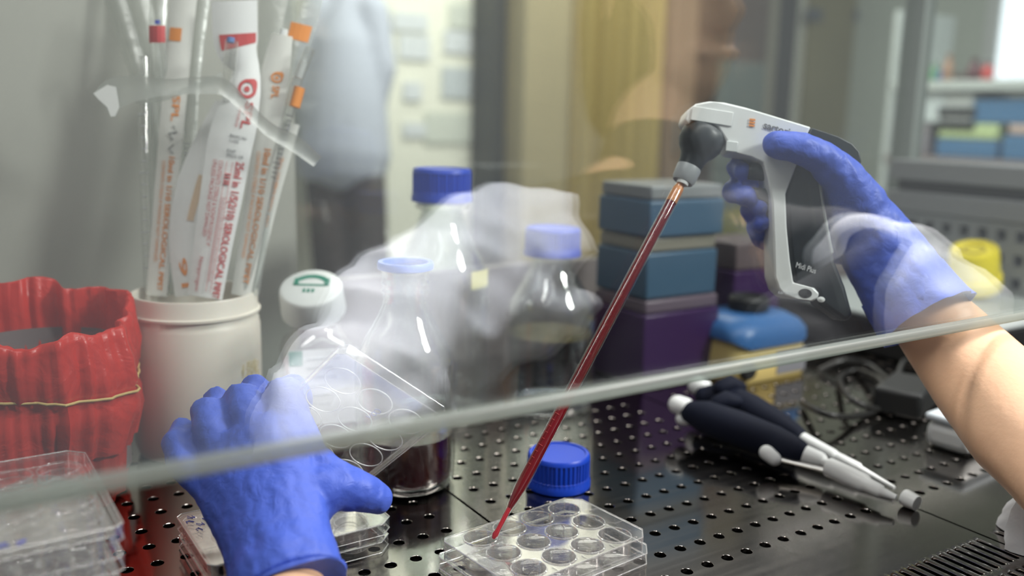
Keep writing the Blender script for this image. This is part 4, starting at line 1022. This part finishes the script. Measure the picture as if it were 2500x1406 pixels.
# right glove
rg_ = MB()
G(rg_, [(1998, 412, .712, 12, 15), (2040, 452, .716, 20, 24), (2085, 512, .722, 25.5, 28), (2128, 578, .722, 30, 28), (2170, 640, .717, 33.5, 28), (2210, 700, .709, 35, 29), (2252, 757, .700, 36.5, 31)], False)
G(rg_, [(2100, 505, .712, 22, 20), (2052, 432, .702, 17, 17), (2005, 385, .694, 13.5, 13.5), (1955, 362, .690, 12.6, 12.6), (1896, 353, .687, 10.4, 10.8)])
G(rg_, [(2045, 450, .752, 15, 14), (1985, 425, .757, 11, 11), (1880, 405, .752, 9.6, 9.6), (1818, 404, .738, 9, 9), (1798, 411, .722, 8.4, 8.4), (1812, 417, .712, 7.4, 7.4)])
G(rg_, [(2060, 500, .755, 15, 14), (1990, 475, .760, 11, 11), (1870, 462, .756, 10.5, 10.5), (1806, 458, .742, 10, 10), (1790, 468, .724, 9.8, 9.8), (1822, 480, .708, 8.4, 8.4)])
G(rg_, [(2075, 560, .752, 15, 14), (1990, 545, .758, 11, 11), (1890, 530, .752, 10, 10), (1842, 522, .738, 9.6, 9.6), (1834, 512, .722, 9.2, 9.2), (1850, 508, .711, 8, 8)])
G(rg_, [(2090, 610, .748, 14, 14), (2000, 610, .754, 10, 10), (1905, 600, .750, 9, 9), (1860, 580, .737, 9, 9), (1846, 552, .722, 8.6, 8.6), (1858, 545, .712, 7.4, 7.4)])
rgl = solid('glove', rg_, MT['glove'], person, .0016, 6, base=wl, disp=gdisp); rgl['label'] = 'blue glove on the right hand'
# wrinkled open cuff of the right glove
cw = MB(); rings = []
cc0 = [P(2205, 694, .711), P(2232, 731, .705), P(2256, 764, .699), P(2268, 780, .696)]
wid = [.0350, .0362, .0378, .0385]; thk = [.0290, .0305, .0322, .0330]
for i, (c_, a_, b_) in enumerate(zip(cc0, wid, thk)):
    tdir = (cc0[min(3, i+1)]-cc0[max(0, i-1)]).normalized(); xx_ = tdir.cross(VIEW).normalized(); yy_ = xx_.cross(tdir).normalized()
    rings.append([c_+(xx_*a_*cos(q)+yy_*b_*sin(q))*(1+.035*sin(9*q+i)+.02*sin(17*q+2*i)) for q in [2*pi*k/64 for k in range(64)]])
inn_ = [[p*.0+(c_+(p-c_)*.975) for p in r_] for r_, c_ in zip(rings, cc0)]
cw.ring_loft(rings+inn_[::-1][:3], True, False, False)
cf = obj('cuff', cw, MT['glove'], rgl, smooth=70, base=wl)

# ------------------------------------------------------------------ the laboratory mirrored in the front pane, built behind the cabinet
WY = 3.6
struct('wall_rear', MB().box(-2, 6.4, WY, WY+.1, FLOOR, 2.2), pbr('cream_wall', (.80, .80, .68), .8, var=(1.5, .10)))
struct('wall_right', MB().box(6.3, 6.4, -2.2, WY, FLOOR, 2.2), pbr('green_grey_wall', (.46, .50, .45), .8))
struct('wall_far_left', MB().box(-2.1, -2, -2.2, WY, FLOOR, 2.2), pbr('grey_wall', (.5, .5, .5), .8))
def wallpanel(name, u0, u1, v0, v1, y, d, mt, par=None, z0=None, z1=None, bev=0):
    a, b = onY(u0, v1, y), onY(u1, v0, y)
    za = onY((u0+u1)/2, v1, y).z if z0 is None else z0; zb2 = onY((u0+u1)/2, v0, y).z if z1 is None else z1
    return obj(name, MB().box(a.x, b.x, y, y+d, za, zb2), mt, par, bevel=bev), (a.x, b.x, za, zb2)
def panelthing(name, label, cat, u0, u1, v0, v1, y, d, mt, group=None, pname='sheet', z0=None, z1=None, bev=.002):
    o, e = wallpanel(name, u0, u1, v0, v1, y, d, mt, None, z0, z1, bev); return tag(o, label, cat, group)
sp_ = [(0.50, .54, .55), (.52, .56, .60), (.50, .54, .54), (.64, .67, .68), (.60, .63, .55)]
pm = [pbr('pale_sheet', c_, .7) for c_ in sp_]
sheets = [(960, 1045, 30, 75, 3, 'pale blue sheet pinned topmost on the cream wall'), (1098, 1160, 10, 70, 4, 'grey green sheet pinned at the top near the dark post'), (975, 1050, 85, 145, 3, 'pale sheet pinned second from the top on the cream wall'),
          (1085, 1150, 75, 130, 3, 'small pale blue sheet beside the dark post, second down'), (1080, 1150, 165, 240, 0, 'grey blue sheet pinned near the dark post at mid height'), (985, 1030, 200, 245, 3, 'small pale sheet pinned at mid height on the cream wall'),
          (1040, 1170, 275, 350, 4, 'wide green grey sheet pinned above the dark blue bottle cap'), (985, 1040, 300, 335, 3, 'small pale blue sheet left of the wide green grey sheet')]
for u0, u1, v0, v1, k, l_ in sheets: panelthing('wall_sheet', l_, 'sheet', u0, u1, v0, v1, WY-.012, .008, pm[k], 'sheets pinned on the cream wall', bev=0)
# dark post and the row of tall panels and cupboards along the rear wall, coloured after reflections in the pane
struct('trim_2', MB().box(onY(1204, 200, WY-.2).x, onY(1270, 200, WY-.2).x, WY-.2, WY-.02, FLOOR, 2.2), pbr('dark_post', (.032, .034, .032), .5))
panelthing('locker', 'tan metal locker standing right of the dark post', 'locker', 1276, 1404, 0, 400, WY-.35, .33, pbr('tan_metal', (.33, .28, .155), .5, var=(2, .12)), z0=FLOOR, z1=1.0)
# mustard curtain with folds, made up for a yellow patch mirrored in the pane
a, b = onY(1406, 200, WY-.4), onY(1600, 200, WY-.4)
mb = MB(); nseg = 60
pts = [(a.x+(b.x-a.x)*k/nseg, WY-.40+.045*sin(k*.62)+.02*sin(k*1.7+1)) for k in range(nseg+1)]
loop_ = pts+[(x, y+.012) for x, y in pts[::-1]]
mb.ring_loft([[(x, y, FLOOR+.02) for x, y in loop_], [(x, y, 1.0) for x, y in loop_]], True, True, True)
tag(obj('curtain', mb, pbr('mustard_cloth', (.44, .35, .14), .85), None, smooth=60), 'mustard yellow curtain standing in for a reflection, between the locker and the brown cupboard', 'curtain')
def doorthing(name, label, u0, u1, mt, y, d, cat='cupboard'):
    a, b = onY(u0, 200, y), onY(u1, 200, y)
    t = thing(name, label, cat, ((a.x+b.x)/2, y, FLOOR)); w_2 = (b.x-a.x)/2
    obj('carcass', MB().box(-w_2, w_2, .02, d, .001, 2.7), mt, t, bevel=.004)
    for sx in (-1, 1):
        dr = obj('door', MB().box(min(0, sx*w_2)+.003, max(0, sx*w_2)-.003, 0, .019, .06, 2.68), mt, t, bevel=.004)
        obj('handle', MB().tube([(sx*.04, -.02, 1.05), (sx*.04, -.02, 1.20)], .008, 10), MT['steel'], dr, smooth=60)
    return t
doorthing('cupboard', 'tall light brown cupboard standing in for a reflected face, right of the mustard curtain', 1634, 1700, pbr('light_brown_reflection', (.26, .185, .125), .5, var=(3, .15)), WY-.45, .42)  # made up for the brown of a face mirrored in the pane
doorthing('cupboard', 'tall dark brown cupboard standing in for a reflected head, behind the pipette controller', 1702, 1866, pbr('dark_brown_reflection', (.085, .062, .048), .5, var=(3, .2)), WY-.45, .42)  # made up for the dark brown of the mirrored head
struct('trim_4', MB().box(onY(1868, 200, WY-.2).x, onY(1890, 200, WY-.2).x, WY-.2, WY-.02, FLOOR, 2.2), pbr('pale_strip', (.30, .28, .21), .5))
struct('trim_5', MB().box(onY(1892, 200, WY-.2).x, onY(1936, 200, WY-.2).x, WY-.2, WY-.02, FLOOR, 2.2), pbr('dark_strip', (.05, .045, .04), .5))
t = panelthing('notice_board', 'olive tan notice board on the rear wall right of the cupboards', 'notice board', 1938, 2230, -200, 640, WY-.06, .05, pbr('olive_board', (.27, .245, .135), .7, var=(1.6, .2)))
for u0, u1, v0, v1, l_ in [(2086, 2124, 26, 52, 'small grey blue note high on the olive notice board'), (2112, 2152, 158, 184, 'small grey note halfway down the olive notice board'), (1968, 2010, 20, 50, 'dim grey note at the top left of the olive notice board')]:
    panelthing('note', l_, 'note', u0, u1, v0, v1, WY-.075, .008, pbr('note_grey', (.12, .13, .14), .7), 'notes on the notice board', bev=0)
# grey green screen made up for a reflection's haze over the dark cupboard
panelthing('haze_screen', 'grey green partition screen in front of the dark brown cupboard', 'screen', 1738, 1872, 150, 640, WY-.75, .04, pbr('grey_green_panel', (.105, .125, .11), .5), z0=FLOOR)

# second person, standing far behind
def FP(u, v, t_=3.5): return P(u, v, t_)
pb2 = MB()
L2 = lambda pts, r, rt=None, mb=pb2: mb.tube(pts, r, 16, True, rt, VIEW, True)
L2([FP(835, 380), FP(838, 250), FP(842, 110), FP(845, 20)], [.13, .12, .10, .06], [.10, .10, .09, .06])
L2([FP(845, 0), FP(846, -50)], [.055, .055]); L2([FP(846, -80), FP(846, -130)], [.078, .085])
L2([FP(905, 30), FP(926, 170), FP(905, 290)], [.05, .042, .034]); L2([FP(785, 30), FP(752, 200), FP(770, 380)], [.05, .042, .034])
L2([FP(808, 390), FP(812, 640), FP(818, 1000), FP(800, 1012)], [.085, .062, .045, .05]); L2([FP(872, 390), FP(898, 640), FP(905, 1000), FP(890, 1012)], [.085, .062, .045, .05])
p2 = solid('person', pb2, MT['skin'], None, .012, 4, base=FP(850, 1020)); pbase = FP(850, 1020)
tag(p2, 'blurred person in pale blue coat and dark trousers standing behind the cabinet', 'person')
c2_ = MB(); L2([FP(838, 385), FP(840, 250), FP(842, 110), FP(845, 15)], [.185, .165, .13, .07], [.15, .14, .12, .07], c2_)
L2([FP(905, 30), FP(930, 170), FP(905, 275)], [.072, .062, .052], None, c2_); L2([FP(785, 30), FP(746, 200), FP(765, 365)], [.072, .062, .052], None, c2_)
solid('coat', c2_, pbr('pale_blue_cloth', (.46, .49, .56), .8), p2, .014, 4, base=pbase)
c3_ = MB(); L2([FP(806, 385), FP(812, 640), FP(818, 990)], [.105, .08, .065], None, c3_); L2([FP(874, 385), FP(900, 640), FP(906, 990)], [.105, .08, .065], None, c3_)
solid('trousers', c3_, pbr('dark_cloth', (.045, .035, .032), .8), p2, .014, 4, base=pbase)
c4_ = MB(); L2([FP(846, -95), FP(846, -140)], [.085, .09], None, c4_); solid('hair', c4_, MT['hair'], p2, .014, 4, base=pbase)

# shelf unit and boxes right of the cabinet
SXX = 3.0
def sy(u, v): return onX(u, v, SXX)
def shelfbox(name, label, cat, u0, u1, v0, v1, mt, group=None, lid=None, dep=.22, bev=.006):
    a, b = sy(u0, (v0+v1)/2), sy(u1, (v0+v1)/2); um = (u0+u1)/2
    z0, z1 = sy(um, v1).z, sy(um, v0).z
    if v1 > 380: z0 = sy(2350, 386).z+.001
    z1 = min(z1, sy(2350, 196).z-.039)
    t = thing(name, label, cat, (SXX+dep/2, (a.y+b.y)/2, z0), 0, group)
    hy = abs(a.y-b.y)/2; h_ = z1-z0
    obj('box_body', MB().box(-dep/2, dep/2, -hy, hy, .001, h_*(.8 if lid else 1)), mt, t, bevel=bev)
    if lid: obj('box_lid', MB().box(-dep/2-.003, dep/2+.003, -hy-.003, hy+.003, h_*.8, h_), lid, t, bevel=.003)
    return t
yA, yB = sy(2184, 200).y, sy(2700, 200).y
sh = thing('shelf_unit', 'pale grey shelf unit with bottles and blue boxes beyond the right end of the cabinet', 'shelf', (SXX+.15, (yA+yB)/2, FLOOR))
def shelf(v, th, mt): 
    z = sy(2350, v).z; return obj('shelf_board', MB().box(-.17, .17, -(yA-yB)/2, (yA-yB)/2, z-th-FLOOR, z-FLOOR), mt, sh, bevel=.003)
pg = pbr('pale_shelf', (.50, .54, .51), .5); bg = pbr('brown_shelf', (.24, .20, .19), .5)
shelf(196, .035, pg); shelf(386, .03, bg)
for yy_ in (-(yA-yB)/2, (yA-yB)/2): obj('upright', MB().box(-.17, .17, yy_-.012, yy_+.012, 0, 1.6), pg, sh, bevel=.003)
obj('lower_cupboard', MB().box(-.16, .17, -(yA-yB)/2+.013, (yA-yB)/2-.013, .01, sy(2350, 420).z-FLOOR), pbr('cupboard_grey', (.22, .225, .235), .5), sh, bevel=.004)
bl_ = pbr('shelf_box_blue', (.06, .17, .32), .5)
shelfbox('shelf_box', 'white box at the left end of the lower shelf beyond the cabinet', 'box', 2244, 2302, 218, 300, pbr('shelf_white', (.58, .64, .64), .5), 'boxes on the far shelf')
shelfbox('shelf_box', 'mauve grey box at the far left of the lower shelf beyond the cabinet', 'box', 2192, 2262, 303, 384, pbr('shelf_mauve', (.25, .23, .24), .5), 'boxes on the far shelf')
t = shelfbox('bottle_rack', 'white rack with two rows of dark holes on the far shelf', 'rack', 2303, 2374, 226, 298, pbr('rack_white', (.50, .53, .51), .5))
hl = MB()
for j in range(2):
    for k in range(5): hl.lathe([(.016, 0), (.016, .004)], 14, (-.04+k*0.0, 0, 0)).xf(lambda p, k=k, j=j: (-.112-p.z, -.055+k*.027+p.y, .030+j*.045+p.x), len(hl.v)-28)
obj('rack_holes', hl, MT['black'], t)
shelfbox('shelf_box', 'large blue box on the far shelf beside the window', 'box', 2376, 2520, 243, 303, bl_, 'boxes on the far shelf')
shelfbox('shelf_box', 'pale green box on top of a blue one on the far shelf', 'box', 2290, 2436, 303, 340, pbr('pale_green', (.50, .62, .30), .5), 'boxes on the far shelf')
shelfbox('shelf_box', 'pinkish box beside the pale green one on the far shelf', 'box', 2462, 2520, 304, 330, pbr('pinkish', (.52, .40, .34), .5), 'boxes on the far shelf')
shelfbox('shelf_box', 'blue box under the pale green one on the far shelf', 'box', 2284, 2432, 342, 385, bl_, 'boxes on the far shelf')
shelfbox('shelf_box', 'blue box under the pinkish one on the far shelf', 'box', 2446, 2540, 332, 385, bl_, 'boxes on the far shelf')
zs = sy(2350, 196).z+.0008
bt = [(2250, 2262, 140, (.50, .36, .02), 'yellow small bottle, leftmost on the top far shelf'), (2272, 2284, 156, (.10, .28, .14), 'green bottle next to the yellow one on the far shelf'), (2288, 2298, 168, (.10, .16, .30), 'short blue bottle on the top far shelf'),
      (2305, 2319, 132, (.36, .21, .13), 'tall tan bottle in the middle of the top far shelf'), (2335, 2350, 178, (.10, .06, .05), 'low dark bottle on the top far shelf'), (2366, 2386, 143, (.10, .035, .04), 'tall dark red bottle on the top far shelf'), (2400, 2418, 150, (.50, .06, .05), 'red bottle with dark cap, last on the top far shelf')]
for u0, u1, v0, c_, l_ in bt:
    um = (u0+u1)/2; p = sy(um, 196); r = abs(sy(u0, 190).y-sy(u1, 190).y)*.75; h_ = sy(um, v0).z-zs
    t = thing('shelf_bottle', l_, 'bottle', (SXX, p.y, zs), 0, 'bottles on the top far shelf')
    obj('bottle_body', MB().lathe([(r*.9, 0), (r, .006), (r, h_*.60), (r*.5, h_*.75), (r*.45, h_*.84)], 20), pbr('shelf_bottle_colour', c_, .4), t, smooth=50)
    obj('cap', MB().lathe([(r*.55, h_*.82), (r*.55, h_*.99), (r*.4, h_)], 18), MT['blacktxt'] if c_[0] > .4 and c_[1] < .1 else pbr('shelf_cap', tuple(min(1, k*.8) for k in c_), .4), t, smooth=50)
# bright window beyond the shelf
a, b = onX(2418, 206, 4.6), onX(2640, -160, 4.6)
struct('wall_beside', MB().box(4.62, 4.7, onX(2600, 100, 4.62).y-1.5, WY, FLOOR, 2.2), pbr('green_grey_wall_b', (.40, .44, .38), .8, var=(1.5, .1)))
wn = struct('window_4', MB().box(4.60, 4.61, b.y, a.y, a.z, b.z), emis('daylight', (.88, .95, 1), 2.6))
obj('window_frame', MB().box(4.575, 4.60, a.y-.02, a.y+.05, a.z-.05, b.z), pbr('window_frame', (.5, .52, .5), .5), wn)
obj('window_sill', MB().box(4.50, 4.60, b.y, a.y+.05, a.z-.06, a.z-.005), pbr('window_sill', (.45, .46, .44), .5), wn)

# ------------------------------------------------------------------ light
def area(name, loc, tgt, size, power, col=(1, 1, 1), sy_=None):
    l = bpy.data.lights.new(name, 'AREA'); l.energy = power; l.size = size; l.color = col
    if sy_: l.shape = 'RECTANGLE'; l.size_y = sy_
    o = bpy.data.objects.new(name, l); COL.objects.link(o); o.location = loc
    d = Vector(tgt)-Vector(loc); o.rotation_euler = d.to_track_quat('-Z', 'Y').to_euler(); return o
area('daylight_from_right', (1.25, -.40, 1.08), (.60, .26, .10), .26, 48, (1, .97, .93))
sp1 = bpy.data.lights.new('coat_spot', 'SPOT'); sp1.energy = 66; sp1.spot_size = radians(46); sp1.spot_blend = .9; sp1.shadow_soft_size = .06; sp1.color = (.95, .96, 1)  # unseen spot added to brighten the coat's image in the pane
so1 = bpy.data.objects.new('coat_spot', sp1); COL.objects.link(so1); so1.location = (.10, .30, 1.15); so1.rotation_euler = (Vector((.40, .02, .16))-Vector(so1.location)).to_track_quat('-Z', 'Y').to_euler()
area('cabinet_lamp', (.5, .47, .785), (.5, .60, 0), 1.2, 6.5, (1, .98, .94), .10)
area('rear_wall_fill', (1.9, 2.4, 2.1), (1.7, 3.6, .3), 1.6, 110, (1, .98, .92))  # unseen fill light added to brighten the rear wall
area('shelf_fill', (2.3, 1.2, 1.5), (3.0, 1.8, .3), .8, 28, (.95, .98, 1))  # added fill for the far shelves, no lamp visible there
wd = bpy.data.worlds.new('room_light'); SC.world = wd; wd.use_nodes = True
bgn = wd.node_tree.nodes['Background']; bgn.inputs[0].default_value = (.80, .84, .88, 1); bgn.inputs[1].default_value = .22
SC.view_settings.view_transform = 'Standard'; SC.view_settings.look = 'None'; SC.view_settings.exposure = 0; SC.view_settings.gamma = 1
SC.view_settings.use_curve_mapping = False
SC.cycles.use_denoising = True; SC.cycles.max_bounces = 14; SC.cycles.transparent_max_bounces = 40; SC.cycles.glossy_bounces = 6
SC.cycles.caustics_reflective = False; SC.cycles.caustics_refractive = False
